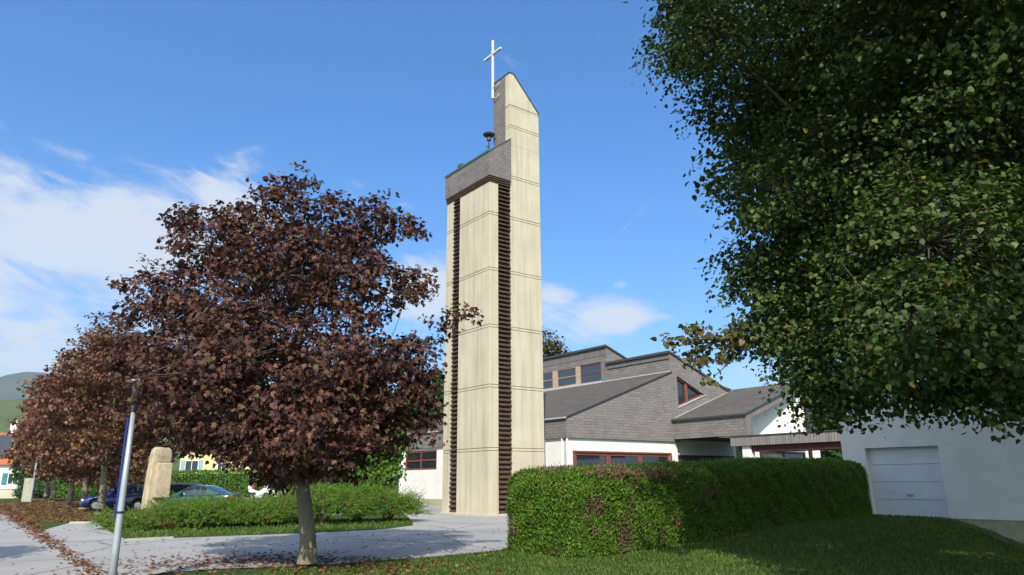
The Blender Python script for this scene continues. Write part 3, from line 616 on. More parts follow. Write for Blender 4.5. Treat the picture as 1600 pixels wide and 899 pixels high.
lob = [(*at(px, py, Y_+(1.5*math.sin(q_*2.4) if r > .9 else 0)), r*(.86 if r > .9 else 1)) for q_, (px, py, r, Y_) in enumerate(spec)]
lob_far = [(7.2,16,6,2.0),(9,17,5.5,2.4),(6.6,15.5,9,1.9),(8,16,9,2.8),(8,13,12.5,2.8),(11,13,10,3.2),(12,12,6,3),(11.5,15,5.2,2.6),(14,14,7,3),(14,11,10,3.2),(10,10,13,3),(6.6,13.5,12.5,2.0),(13.5,15.5,4.4,2.2),(9,11,11,2.6),(6.0,14,11,1.4),(9.2,14.6,4.4,1.5),(6.9,14.4,4.6,1.3),(8,8.6,8.5,2.2),(10.5,8,6,2.2),(6.2,9.5,10.5,2.0),(3.9,13,12.2,1.4),(4.6,8.0,9.9,1.5),(6.6,8,9.9,2),(3.2,7.6,10.2,1.3),(5,9.5,11.2,1.6),(3.0,9.2,11.6,1.3),(13,9,12.5,3),(15,12,12,3),(13,13,14,3),(10.5,9,13.5,2.5),(11,11,15,2.5)]
tbase = (12.2, 12.2); b = MB(); ttop = (12.0, 12.3, 3.4); tree_trunk(b, (*tbase, -.1), ttop, .48, .36, 1.5, 16, .08); b.build('trunk', bark, li, True)
rg = np.random.default_rng(9); b = MB(); limbs(b, ttop, [l for l in lob+lob_far if l[3] > .6 and l[1] > 9.6], .16, rg, .9, 7); limbs(b, ttop, [l for l in lob_far if l[1] <= 9.6], .12, rg, .9, 7, 4.5)
cps = crown('crown', lob, 2700, 38, .27, .078, HEART, linden_leaf, li, 31, .75, .75, .35, .85, vf=.24, sag=.5)
twigs(b, cps, lob, rg, 1800, .009)
crown('crown', [l for l in lob_far if l[1] <= 9.6], 1900, 24, .26, .095, HEART, linden_leaf, li, 39, .5, .6, .30, .9)
crown('crown', [l for l in lob_far if l[1] > 9.6], 5200, 13, .28, .16, HEART, linden_leaf, li, 37, .5, .6, .30, .9)
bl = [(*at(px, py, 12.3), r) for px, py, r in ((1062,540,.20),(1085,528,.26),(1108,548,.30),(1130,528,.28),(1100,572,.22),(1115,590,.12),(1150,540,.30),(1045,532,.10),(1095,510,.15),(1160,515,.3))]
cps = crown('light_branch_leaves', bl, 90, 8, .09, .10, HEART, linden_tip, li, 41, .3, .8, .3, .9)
s0 = at(1400, 560, 12.2)
for l in bl[:8]: b.tube([tuple(s0), tuple(at(1250, 545, 12.3)), tuple(at(1180, 530, 12.3)), tuple((at(1180, 530, 12.3)+np.array(l[:3]))/2), l[:3]], [.05, .035, .022, .014, .006], 5)
b.build('branches', twigb, li, True)

row_tree('linden_tree', (8.2, -1.6), 12.2, 4.9, 91, 'second linden nearer the street, casting the shade over the lawn', 1500, 13, .22, linden_leaf, None, 'tree', 4.2)
# background trees and shrubs -----------------------------------------
def bush(name, label, cat, lobes, ncl, per, cr, size, mat, seed, group=None, tpl=HEART, trunk=None, bk=None):
    t = empty(name, tuple(np.mean([l[:3] for l in lobes], 0)[:2])+(0,), 0, label, cat, group); o = t.location
    L = [(l[0]-o.x, l[1]-o.y, l[2], l[3]) for l in lobes]
    crown('crown' if 'tree' in name else 'foliage', L, ncl, per, cr, size, tpl, mat, t, seed, .5, .5, .4, .95, .05)
    rg = np.random.default_rng(seed); b = MB(); top = (0, 0, trunk or .5); tree_trunk(b, (0, 0, -.1), top, .14 if trunk else .06, .1 if trunk else .05, 1.4, 8)
    limbs(b, top, L, .06, rg, 1, 5); b.build('trunk' if 'tree' in name else 'stem', bark, t, True); return t
lime = m_leaf('lime_leaf', [(0, (.05, .13, .012)), (.5, (.09, .20, .02)), (1, (.17, .28, .03))], .5, .3, .4)
midg = m_leaf('mid_green_leaf', [(0, (.02, .05, .012)), (.5, (.04, .085, .02)), (.9, (.07, .12, .03)), (1, (.11, .11, .03))], .55, .3, .25)
olive = m_leaf('autumn_olive_leaf', [(0, (.05, .06, .02)), (.5, (.10, .10, .035)), (.85, (.15, .12, .04)), (1, (.20, .10, .04))], .55, .3, .25)
bush('lime_shrub', 'bright lime green shrub between the maple trunk and the church wing', 'shrub', [(*at(x, y, Y_), r) for x, y, r, Y_ in ((590,735,1.2,46),(560,745,1.2,45),(608,700,1.1,47),(585,680,1.3,47),(600,745,.9,45))], 420, 14, .3, .2, lime, 71)
bush('lime_tree', 'lime green tree seen through the dark maple crown', 'tree', [(*at(x, y, Y_), r) for x, y, r, Y_ in ((540,670,2.2,55),(500,700,2.0,54),(575,640,2,56),(480,650,2.2,56),(545,715,1.6,54),(620,650,1.5,57))], 650, 14, .4, .27, lime, 73, trunk=2)
bush('background_tree', 'mid green tree rising behind the left end of the church', 'tree', [(*at(x, y, Y_), r) for x, y, r, Y_ in ((655,665,2.4,74),(690,640,3.0,76),(660,625,2.2,76),(700,600,2.4,78),(630,690,2.4,74),(720,650,3,78))], 800, 14, .5, .38, midg, 75, trunk=3)
bush('background_tree', 'thin autumn tree showing over the church roof beside the tower', 'tree', [(*at(x, y, Y_), r) for x, y, r, Y_ in ((850,560,2.2,72),(868,548,1.2,72),(840,540,2,72),(820,560,2.6,72),(878,556,.6,72),(860,580,2,72))], 380, 10, .4, .26, olive, 77, trunk=8)
bush('background_tree', 'dark green tree filling the gap between church and garage', 'tree', [(*at(x, y, Y_), r) for x, y, r, Y_ in ((1290,650,2.0,52),(1305,620,2.4,54),(1320,660,2.4,52),(1340,620,3,54),(1330,700,2,52),(1285,690,1.6,52))], 420, 13, .4, .28, midg, 79, trunk=3)
bush('garden_bush', 'clipped round green bush behind the beige board by the road', 'bush', [(*at(x, y, Y_), r) for x, y, r, Y_ in ((45,765,1.1,84),(55,768,1.1,83),(38,772,.8,83),(64,772,1,83))], 420, 13, .2, .16, midg, 81)
bush('garden_bush', 'loose green shrub beside the orange roofed house wall', 'bush', [(*at(x, y, Y_), r) for x, y, r, Y_ in ((32,740,1.0,90),(42,725,1.5,90),(48,750,1.3,89),(30,750,.7,90))], 260, 12, .3, .2, midg, 83)

# hedges ---------------------------------------------------------------
thuja = m_leaf('thuja_spray', [(0, (.042, .095, .010)), (.3, (.075, .165, .014)), (.6, (.115, .23, .020)), (.88, (.17, .29, .03)), (1, (.22, .19, .05))], .65, .2, .3, (.9, .585, .66, (.17, .115, .065)))
def hedge(name, label, path, width, H, n, size, mat, seed, core, sh=None, corner=.5):
    """path: end points of the centre line; rounded box covered in upright sprays"""
    rg = np.random.default_rng(seed); p0, p1 = np.array(path[0]), np.array(path[1]); L = np.linalg.norm(p1-p0); d = (p1-p0)/L; nr = np.array([-d[1], d[0]])
    o = empty(name, (p0[0], p0[1], 0), math.atan2(d[1], d[0]), label, 'hedge')
    def g(x, y):
        q = p0[None]+x[:, None]*d+y[:, None]*nr; return hgt(q[:, 0], q[:, 1])
    # points over the box's surface: long sides, ends, top
    areas = np.array([L*H, L*H*.5, L*width, width*H, width*H]); k = rg.choice(5, n, p=areas/areas.sum()); a, c = rg.random(n), rg.random(n)
    x = np.select([k <= 2, k == 3, k == 4], [a*L, 0*a, 0*a+L]); y = np.select([k == 0, k == 1, k == 2, k > 2], [0*a-width/2, 0*a+width/2, (c-.5)*width, (a-.5)*width])
    z = np.where(k == 2, H, c*H); N = np.zeros((n, 3)); N[k == 0] = (0, -1, 0); N[k == 1] = (0, 1, 0); N[k == 2] = (0, 0, 1); N[k == 3] = (-1, 0, 0); N[k == 4] = (1, 0, 0)
    q = np.stack([x, y, z], 1); lo = np.array([corner, -width/2+corner, -9]); hi = np.array([L-corner, width/2-corner, H-corner]); cq = np.clip(q, lo, hi); dv = q-cq; dl = np.linalg.norm(dv, axis=1, keepdims=True)
    out = np.where(dl > 1e-4, dv/np.maximum(dl, 1e-4), N); q = cq+out*corner*.98
    bumpf = .03*np.sin(q[:, 0]*1.7)+.02*np.sin(q[:, 0]*5.3+q[:, 2]*9.1+q[:, 1]*4)+.02*np.sin(q[:, 1]*6.7+q[:, 2]*7.3+q[:, 0]*9.1)
    q += out*(bumpf+rg.normal(size=n)*.035)[:, None]; q[:, 2] = np.maximum(q[:, 2], .03); q[:, 2] += g(q[:, 0], q[:, 1])
    tip = np.array([0, 0, .9])+out*.75+rdir(n, rg)*.45; nn_ = out*.8+rdir(n, rg)*.8
    leaves('foliage', q, nn_, tip, size*(.6+.8*rg.random(n)), DIAM*np.array([.6, 1, 1]), mat, o)
    b = MB(); m = 24
    for i in range(m):
        x0, x1 = corner*.55+(L-corner*1.1)*i/m, corner*.55+(L-corner*1.1)*(i+1)/m; zz = float(g(np.array([(x0+x1)/2]), np.array([0.]))[0])
        b.box(x0, x1-.002, -width/2+.16, width/2-.16, -.2, H-.22+zz)
    b.build('inner_branches', core, o); return o
hedge_core = simple('hedge_core', (.018, .024, .010), .95, .05)
u0, u1 = -8.95, 4.75
hedge('hedge', 'long clipped thuja hedge in front of the church, brown patches on top', (PW(-9.15, -14.9), PW(4.95, -14.0)), 2.5, 1.76, 260000, .064, thuja, 3, hedge_core, corner=.42)
def dead_patch(o, c, r_, n, seed):
    rg = np.random.default_rng(seed); d = rdir(n, rg)*rg.random(n)[:, None]**.4; p = np.array(c)+d*np.array(r_); p[:, 2] += .05*np.sin(p[:, 0]*9)+rg.normal(size=n)*.03
    leaves('dead_twigs', p, rdir(n, rg), np.array([0, 0, .8])+rdir(n, rg)*.8, .07*(.6+.8*rg.random(n)), DIAM*np.array([.4, 1, 1]), deadm, o)
deadm = m_leaf('dead_thuja', [(0, (.10, .06, .035)), (.6, (.22, .14, .085)), (1, (.30, .20, .12))], .9, .1, .1)
hgo = [o for o in scene.objects if o.name == 'hedge'][0]
dead_patch(hgo, (1.3, -1.05, 1.70), (1.1, .30, .14), 4200, 1); dead_patch(hgo, (2.9, -1.08, 1.68), (.9, .28, .16), 2600, 2); dead_patch(hgo, (.55, -.3, 1.73), (.5, .9, .14), 2200, 3)
dead_patch(hgo, (4.6, -1.24, 1.3), (.5, .12, .18), 700, 4); 
hb = m_leaf('hornbeam_leaf', [(0, (.07, .16, .02)), (.5, (.11, .23, .03)), (1, (.16, .30, .04))], .5, .3, .3)
hedge('hedge', 'bright green clipped hedge behind the parked cars', (at(205, 775, 86)[:2], at(520, 775, 79)[:2]), 1.6, 2.75, 16000, .26, hb, 5, hedge_core)
hedge('hedge', 'small green hedge beyond the roadside trunks', (at(70, 780, 88)[:2], at(190, 780, 82)[:2]), 1.4, 2.5, 7000, .26, hb, 6, hedge_core)

# juniper shrubs ---------------------------------------------------------
juni = m_leaf('juniper_spray', [(0, (.055, .115, .018)), (.4, (.095, .195, .022)), (.8, (.15, .27, .03)), (.95, (.20, .28, .05)), (1, (.22, .14, .06))], .65, .15, .3, (1.6, .585, .66, (.21, .12, .06)))
JG = 'spreading junipers in the planting bed'
js = [(203,27.3,.9,.42,'low juniper at the left tip of the bed, behind the lamp post'),(238,26.0,1.0,.30,'low juniper just in front of the stone monument'),(298,27,1.4,.98,'juniper mound right of the monument, below the green car door'),
      (345,27.5,1.5,1.0,'tall juniper mound below the rear of the green car'),(392,27.6,1.3,.78,'juniper with brown patches below the white motorcycles'),(432,28.6,1.4,.84,'juniper just left of the maple trunk'),
      (505,28.6,1.7,1.30,'juniper just right of the maple trunk'),(560,30.0,1.8,1.42,'highest juniper, in the middle between the maple trunk and the tower'),(606,30.3,1.45,1.0,'juniper at the right tip of the bed, nearest the tower'),
      (285,31,1.2,.8,'juniper directly behind the monument base'),(335,31,1.5,1.0,'back row juniper hiding the green car wheels'),(455,31.5,1.6,1.15,'back row juniper behind the maple trunk')]
for i, (px, Yj, Rj, Hj, lab) in enumerate(js):
    rg = np.random.default_rng(100+i); Hj *= (.92 if px < 420 else 1.18); c = at(px, 790, Yj)[:2]; o = empty('juniper_shrub', (c[0], c[1], 0), 0, lab, 'shrub', JG)
    n = int(330*Rj); ph = rg.random(n)*2*math.pi; el_ = rg.random(n)**.8; rad = Rj*np.sqrt(rg.random(n))*.8
    zt = Hj*(1-(rad/Rj)**2)*(.45+.5*rg.random(n))*.85+.05; base = np.stack([rad*np.cos(ph), rad*np.sin(ph), zt], 1)
    sd = norm(np.stack([np.cos(ph)*.9, np.sin(ph)*.9, .25+.6*rg.random(n)], 1)+rdir(n, rg)*.45); ln = .5+.5*rg.random(n)
    per = 26; t = np.tile(np.linspace(0, 1, per), n); S = np.repeat(sd, per, 0); Bp = np.repeat(base, per, 0)+S*(t*np.repeat(ln, per))[:, None]-np.array([0, 0, .12])*(t**2)[:, None]
    m = len(Bp); side = norm(np.cross(S, rdir(m, rg))); tip = S*.9+side*.75*(1.1-t)[:, None]
    leaves('foliage', Bp, rdir(m, rg), tip, .125*(1.15-.6*t)*(.8+.5*rg.random(m)), DIAM*np.array([.36, 1, 1]), juni, o)
    b = MB()
    for k in range(14):
        a = k*2.4; b.tube([(0, 0, 0), (Rj*.35*math.cos(a), Rj*.35*math.sin(a), Hj*.45), (Rj*.75*math.cos(a), Rj*.75*math.sin(a), Hj*.55)], [.03, .02, .01], 4)
    b.build('branches', m_bark('juniper_bark', (.10, .06, .04), (.22, .14, .09)) if i == 0 else bpy.data.materials['juniper_bark'], o)

# grass and fallen leaves -------------------------------------------------
def inpoly(x, y, poly):
    c = np.zeros(len(x), bool); n = len(poly)
    for i in range(n):
        x0, y0 = poly[i]; x1, y1 = poly[(i+1) % n]
        m = ((y0 > y) != (y1 > y)) & (x < (x1-x0)*(y-y0)/((y1-y0) if y1 != y0 else 1e-9)+x0); c ^= m
    return c
yardp = [tuple(p) for p in yard]; islp = [tuple(p) for p in isl]; roadp = [tuple(p) for p in road]
grassm = m_leaf('grass_blade', [(0, (.05, .105, .015)), (.5, (.10, .175, .025)), (.9, (.16, .23, .045)), (1, (.22, .19, .06))], .6, .2, .3)
def scatter(n, x0, x1, y0, y1, cond, rg):
    x = rg.uniform(x0, x1, n); y = rg.uniform(y0, y1, n); k = cond(x, y); return x[k], y[k]
rg = np.random.default_rng(77)
def lawn(x, y):
    u, v = UV(x, y); return ~inpoly(x, y, yardp) & ~inpoly(x, y, roadp) & (u < 5.15) & (x > -5.6+.0*y) & ((v < -13.6) | (y < 13.5)) & ((x > -4.6) | (y < 13.6))
P = [scatter(230000, -6.5, 17, 9.5, 30, lawn, rg)]
P.append(scatter(16000, -17, -3, 21, 32, lambda x, y: inpoly(x, y, islp) & (y < 31), rg))
verge = [tuple(gp(20, 785)), tuple(gp(49, 816)), tuple(gp(110, 817.5)), tuple(gp(172, 817.5)), (-17, 37), (-20.5, 42), (-46, 82), (-56, 90)]
sheet('verge', [tuple(gp(8, 788)), tuple(gp(49, 815)), tuple(gp(110, 817)), (-18.2, 33), (-20.8, 42), (-44, 78), (-54, 84)], .0, simple('leaf_mould', (.15, .075, .04), .95, .1, 0, .45, 3, .6))
P.append(scatter(16000, -56, -16, 30, 70, lambda x, y: inpoly(x, y, verge) & (rg.random(len(x)) < 1), rg))
x = np.concatenate([p[0] for p in P]); y = np.concatenate([p[1] for p in P]); n = len(x)
dist = np.hypot(x, y); pos = np.stack([x, y, hgt(x, y)+np.where(inpoly(x, y, islp), .03, -.015)], 1)
tip = np.array([0, 0, 1.])+rdir(n, rg)*.55; nr = rdir(n, rg); tpl = BLADE*np.array([.30, 1, 1])
go = leaves('grass', pos, nr, tip, (.045+.035*rg.random(n))*np.clip(dist/15, 1, 2.2), tpl, grassm); tag(go, 'short green lawn grass with verge and bed grass', 'grass', kind='stuff')
fallm = m_leaf('fallen_leaf', [(0, (.07, .03, .018)), (.4, (.16, .065, .03)), (.75, (.24, .10, .045)), (.95, (.30, .17, .07)), (1, (.32, .26, .08))], .8, .15, .05)
def litter(parts, rg):
    xs, ys, zs = [], [], []
    for x, y, dz in parts: xs.append(x); ys.append(y); zs.append(hgt(x, y)+dz+.008+rg.random(len(x))*.02)
    p = np.stack([np.concatenate(xs), np.concatenate(ys), np.concatenate(zs)], 1); n = len(p)
    return p, np.array([0, 0, 1.])+rdir(n, rg)*.38, rdir(n, rg)
def gauss(n, c, s, rg): return rg.normal(c[0], s[0], n), rg.normal(c[1], s[1], n)
pts = []
x, y = gauss(1250, (tb[0]-.9, tb[1]+1.0), (1.5, .9), rg); k = ~((x > -3.8) & (y > 16.6)); pts.append((x[k], y[k], .008))
x, y = gauss(220, (-7.0, 13.4), (1.0, .7), rg); pts.append((x, y, .008))
x, y = gauss(260, (-6, 19), (4, 3.5), rg); k = inpoly(x, y, yardp); pts.append((x[k], y[k], .008))
x = rg.uniform(-3.6, 12, 260); y = rg.uniform(11, 18, 260); k = lawn(x, y); pts.append((x[k], y[k], .03))
x, y = gauss(380, (-2.6, 14.3), (1.2, .7), rg); k = lawn(x, y); pts.append((x[k], y[k], .02))
t = rg.random(2600)**1.2*75-4; w = rg.normal(0, 1, 2600)*(.09+.004*t); pts.append((g0[0]+RD[0]*t+RN[0]*w, g0[1]+RD[1]*t+RN[1]*w, .013))
x = rg.uniform(-50, -16, 26000); y = rg.uniform(30, 75, 26000); k = inpoly(x, y, verge); pts.append((x[k], y[k], .02))
x = rg.uniform(-24, -13, 700); y = rg.uniform(22, 36, 700); k = inpoly(x, y, yardp) & (rg.random(700) < .12); pts.append((x[k], y[k], .008))
p, nr, tp = litter(pts, rg); d = np.hypot(p[:, 0], p[:, 1]); fl = leaves('fallen_leaves', p, nr, tp, (.05+.035*rg.random(len(p)))*np.clip(d/22, 1, 1.9), MAPLE, fallm)
tag(fl, 'reddish brown fallen maple leaves scattered on asphalt, gutter and verge', 'fallen leaves', kind='stuff')

# ------------------------------------------------------------------ lamp post
lb = np.array((-6.29, 12.0)); lp = empty('street_lamp', (lb[0], lb[1], 0), 0, 'slender grey steel lamp post with a mushroom shaped lantern, left foreground', 'street lamp')
ptop = at(210, 642, 12.0)[2]
MB().tube([(0, 0, -.1), (0, 0, .6), (0, 0, 1.55), (0, 0, ptop)], [.062, .058, .050, .036], 16).build('pole', M['galv'], lp, True)
cap_z = at(208, 597, 12.0)[2]
MB().lathe([(.042, ptop-.03), (.046, ptop+.06), (.068, cap_z-.08), (.074, cap_z-.01), (.02, cap_z)], (0, 0, 0), 20).build('lantern_glass', simple('smoked_lantern', (.09, .085, .08), .25, .5), lp, True)
MB().lathe([(.175, cap_z-.01), (.18, cap_z), (.15, cap_z+.022), (.06, cap_z+.04), (.0, cap_z+.043)], (0, 0, 0), 24).build('lantern_cap', simple('lantern_cap', (.30, .27, .25), .5, .4), lp, True)
cz = at(190, 801, 12.0)[2]
MB().tube([(0, 0, cz-.015), (0, 0, cz+.015)], .068, 16).box(-.16, .10, -.012, .012, cz-.008, cz+.008).build('clamp_band', M['black'], lp)
MB().prism([(-.066, .0), (-.066-.46*.34, .89*.34), (-.09-.46*.34, .89*.34-.012), (-.09, -.012)], cz-.1, ptop-.12, 'z').build('banner', simple('blue_banner', (.012, .03, .16), .5, .3), lp)
# far street lamp behind the row
fb = at(48, 780, 64)[:2]; fl_ = empty('street_lamp', (fb[0], fb[1], 0), 0, 'tall far street lamp with a short arm, behind the copper row and beside the board', 'street lamp')
MB().tube([(0, 0, 0), (0, 0, 7.7), (-.4, 0, 8.1), (-.9, 0, 8.15)], [.09, .06, .045, .04], 8).build('pole', M['galv'], fl_)
MB().box(-1.35, -.75, -.13, .13, 8.08, 8.24).build('lamp_head', M['grey_metal'], fl_, bevel=.03)
bb = at(41, 781, 66)[:2]; bo = empty('notice_board', (bb[0], bb[1], 0), R(28), 'narrow beige upright board standing at the roadside by the round bush', 'board')
MB().box(-.30, .30, -.04, .04, .05, 2.05).build('panel', simple('beige_board', (.42, .40, .32), .8), bo); MB().box(-.36, -.30, -.06, .06, 0, 2.1).box(.30, .36, -.06, .06, 0, 2.1).build('frame', M['grey_metal'], bo)

# ------------------------------------------------------------------ stone monument
mb_ = gp(236, 811); mo = empty('stone_monument', (mb_[0], mb_[1], 0), 0, 'tall carved sandstone stele with an overhanging front block among the junipers', 'monument')
def loft(secs, name, mat, parent, bevel=.02):
    b = MB(); n = len(secs[0][1]); vs = [(p[0], p[1], z) for z, s in secs for p in s]; m = len(secs)
    fs = [(i*n+k, i*n+(k+1) % n, (i+1)*n+(k+1) % n, (i+1)*n+k) for i in range(m-1) for k in range(n)]+[tuple(range(n))[::-1], tuple(range((m-1)*n, m*n))]
    return b.add(vs, fs).build(name, mat, parent, bevel=bevel)
q = lambda x0, x1, y0, y1: [(x0, y0), (x1, y0), (x1, y1), (x0, y1)]
mo.rotation_euler = (0, 0, R(48)); mo.scale = (.78, .80, 1)
loft([(-.1, q(-.50, .36, -.30, .42)), (.8, q(-.50, .34, -.30, .42)), (1.6, q(-.46, .30, -.28, .40)), (2.9, q(-.36, .26, -.22, .36)), (3.12, q(-.30, .26, -.16, .34)), (3.22, q(-.18, .24, -.06, .30))], 'shaft', M['sandstone'], mo, .04)
loft([(.86, q(-.10, .52, -.48, -.20)), (.93, q(-.22, .66, -.62, -.10)), (2.46, q(-.14, .66, -.60, -.10)), (2.50, q(-.12, .64, -.56, -.10))], 'front_block', M['sandstone'], mo, .03)
loft([(2.503, q(-.10, .60, -.50, -.08)), (2.80, q(-.10, .62, -.50, -.08)), (3.06, q(-.06, .60, -.42, -.08)), (3.2, q(.02, .52, -.28, -.06))], 'top_block', simple('weathered_sandstone', (.30, .25, .17), .95, .05, 0, .3, 3, .6), mo, .05)

# ------------------------------------------------------------------ vehicles
def car_paint(name, c):
    n = NT(name); n.fin(c, .28, .5); n.b.inputs['Coat Weight'].default_value = .6; n.b.inputs['Coat Roughness'].default_value = .08; return n.m
def interp(tab, x): xs = [t[0] for t in tab]; return [float(np.interp(x, xs, [t[i] for t in tab])) for i in range(1, len(tab[0]))]
def make_car(name, label, loc, rz, paint, belt, roof, L=4.5, W=1.74, glass='glass', group=None):
    """belt: (x, top z) of lower body; roof: (x, z) of the greenhouse; front at -x"""
    t = empty(name, loc, rz, label, 'car', group); hw = W/2; wx = (-L*.30, L*.285); wr = .31
    xs = sorted(set(list(np.linspace(-L/2, L/2, 46))+[w+d for w in wx for d in (-.37, -.3, -.2, 0, .2, .3, .37)]))
    secs = []
    for x in xs:
        top, = interp(belt, x); e = 1-.16*abs(2*x/L)**6-.05*abs(2*x/L)**2; w = hw*e; sill = .24+.12*max(0, abs(2*x/L)-.9)*10*.1
        for c in wx:
            if abs(x-c) < .37: sill = max(sill, wr+math.sqrt(.37**2-(x-c)**2)*.98)
        pr = [(w*.93, sill), (w*.99, sill+.08 if sill < top-.2 else top-.1), (w, max(sill+.1, .56)), (w*.985, max(sill+.12, top-.14)), (w*.93, top-.03), (w*.72, top+.015), (0, top+.03)]
        secs.append([(x, -y, z) for y, z in pr]+[(x, y, z) for y, z in pr[::-1][1:]])
    n = len(secs[0]); b = MB(); b.add([p for s in secs for p in s], [(i*n+k, i*n+k+1, (i+1)*n+k+1, (i+1)*n+k) for i in range(len(secs)-1) for k in range(n-1)]+[tuple(range(n)), tuple(range((len(secs)-1)*n, len(secs)*n))])
    body = b.build('body', paint, t, True)
    MB().box(-L/2+.15, L/2-.15, -hw*.80, hw*.80, .2, .55).build('underbody', M['black'], t)
    # greenhouse
    rx = [r[0] for r in roof]; xs2 = np.linspace(rx[0], rx[-1], 26); secs = []
    def gsec(x, g=0.0):
        z, = interp(roof, x); zb, = interp(belt, x); zb -= .02; h = max(z-zb, .01); wt_ = hw*(.93-.20*min(1, h/.55))
        return [(x, -(hw*.925+g), zb), (x, -(hw*.925*.45+wt_*.55+g+.01), zb+h*.55), (x, -(wt_+g), zb+h*.90), (x, -(wt_*.85+g*.5), z+g), (x, 0, z+.02+g), (x, wt_*.85+g*.5, z+g), (x, wt_+g, zb+h*.90), (x, hw*.925*.45+wt_*.55+g+.01, zb+h*.55), (x, hw*.925+g, zb)]
    secs = [gsec(x) for x in xs2]; n = 9; b = MB(); b.add([p for s in secs for p in s], [(i*n+k, i*n+k+1, (i+1)*n+k+1, (i+1)*n+k) for i in range(len(secs)-1) for k in range(n-1)]); b.build('roof', paint, t, True)
    def glass_side(x0, x1, sgn):
        b = MB(); xx = np.linspace(x0, x1, 7)
        for i in range(6):
            a, c = gsec(xx[i], .006), gsec(xx[i+1], .006); ks = (0, 1, 2) if sgn < 0 else (8, 7, 6)
            P_ = [a[ks[0]], c[ks[0]], c[ks[1]], a[ks[1]], a[ks[2]], c[ks[2]]]; P_ = [np.array(p) for p in P_]
            P_[0] = P_[0]*.9+P_[3]*.1; P_[1] = P_[1]*.9+P_[2]*.1; P_[4] = P_[4]*.88+P_[3]*.12; P_[5] = P_[5]*.88+P_[2]*.12
            b.add(P_, [(0, 1, 2, 3), (3, 2, 5, 4)])
        b.build('side_window', M[glass], t)
    def hi(x0, thr=.16):
        return x0
    zr_ = max(r[1] for r in roof); fx = [r[0] for r in roof if r[1] > zr_-.05]; f0, f1 = fx[0], fx[-1]; mid = (f0+f1)/2
    for s_ in (-1, 1):
        glass_side(f0-.42, mid-.05, s_); glass_side(mid+.05, f1+.05, s_); glass_side(f1+.12, f1+.42, s_)
    for x0, x1, nm in ((rx[0]+.06, f0-.05, 'windshield'), (f1+.08, rx[-1]-.06, 'rear_window')):
        b = MB(); xx = np.linspace(x0, x1, 5)
        for i in range(4):
            a, c = gsec(xx[i], .006), gsec(xx[i+1], .006); b.add([a[3], a[4], a[5], c[5], c[4], c[3]], [(0, 1, 4, 5), (1, 2, 3, 4)])
        b.build(nm, M[glass], t)
    for c in wx:
        for s_ in (-1, 1):
            y = s_*(hw-.11); wnd = MB().tube([(c, y-.10, wr), (c, y-.085, wr), (c, y+.085, wr), (c, y+.10, wr)], [wr-.03, wr, wr, wr-.03], 20).build('wheel', M['black'], t)
            MB().tube([(c, y+s_*.095, wr), (c, y+s_*.108, wr)], [wr*.66, wr*.6], 14).build('rim', M['chrome'], wnd)
    tl, hl = simple('tail_lamp_'+name, (.45, .03, .015), .2, .5, 0, .05), simple('head_lamp_'+name, (.75, .78, .8), .08, .8, .3, .05)
    zb0 = interp(belt, -L/2+.1)[0]; zb1 = interp(belt, L/2-.08)[0]
    for s_ in (-1, 1):
        y0, y1 = sorted((s_*hw*.50, s_*hw*.86)); MB().box(-L/2-.012, -L/2+.14, y0, y1, zb0-.17, zb0-.04).build('headlight', hl, t, bevel=.02)
        y0, y1 = sorted((s_*hw*.58, s_*hw*.89)); MB().box(L/2-.16, L/2+.012, y0, y1, zb1-.20, zb1-.05).build('taillight', tl, t, bevel=.015)
        y0, y1 = sorted((s_*hw*.95, s_*(hw+.17))); MB().box(f0-.52, f0-.38, y0, y1, interp(belt, f0-.5)[0]+.02, interp(belt, f0-.5)[0]+.14).build('mirror', paint, t, bevel=.03)
    for a_ in (-L/2-.03, L/2-.1): MB().box(a_, a_+.13, -hw*.82, hw*.82, .3, .51).build('bumper', paint, t, bevel=.03)
    return t
sedan_b = [(-2.25, .66), (-2.1, .74), (-1.2, .90), (-.8, .95), (0, .95), (1.2, .97), (1.75, 1.0), (2.2, .98), (2.25, .90)]
sedan_r = [(-1.15, .90), (-.7, 1.12), (-.25, 1.34), (0, 1.41), (.45, 1.43), (.85, 1.38), (1.25, 1.2), (1.68, 1.0)]
wag_b = [(-2.3, .72), (-2.1, .80), (-1.2, .98), (0, 1.02), (1.5, 1.04), (2.25, 1.0), (2.3, .9)]
wag_r = [(-1.2, .97), (-.4, 1.43), (0, 1.52), (.9, 1.54), (1.7, 1.48), (2.0, 1.3), (2.2, 1.02)]
hat_b = [(-1.95, .66), (-1.8, .76), (-1.05, .93), (0, .96), (1.4, 1.0), (1.9, .98), (1.95, .85)]
hat_r = [(-1.1, .92), (-.3, 1.38), (.1, 1.45), (.9, 1.45), (1.4, 1.34), (1.85, 1.0)]
def carpos(px, Y_): p = at(px, 790, Y_); return (p[0], p[1], .008)
make_car('parked_car', 'dark green sedan parked behind the junipers, red tail light showing', carpos(306, 40.5), R(-4), car_paint('green_paint', (.012, .060, .055)), sedan_b, sedan_r, 4.5)
make_car('parked_car', 'black estate car parked behind the green sedan and the monument', carpos(262, 44.5), R(6), car_paint('black_paint', (.014, .015, .020)), wag_b, wag_r, 4.6)
make_car('parked_car', 'bright blue hatchback parked behind the maple trunks', carpos(186, 45.5), R(22), car_paint('blue_paint', (.010, .024, .12)), hat_b, hat_r, 3.9)

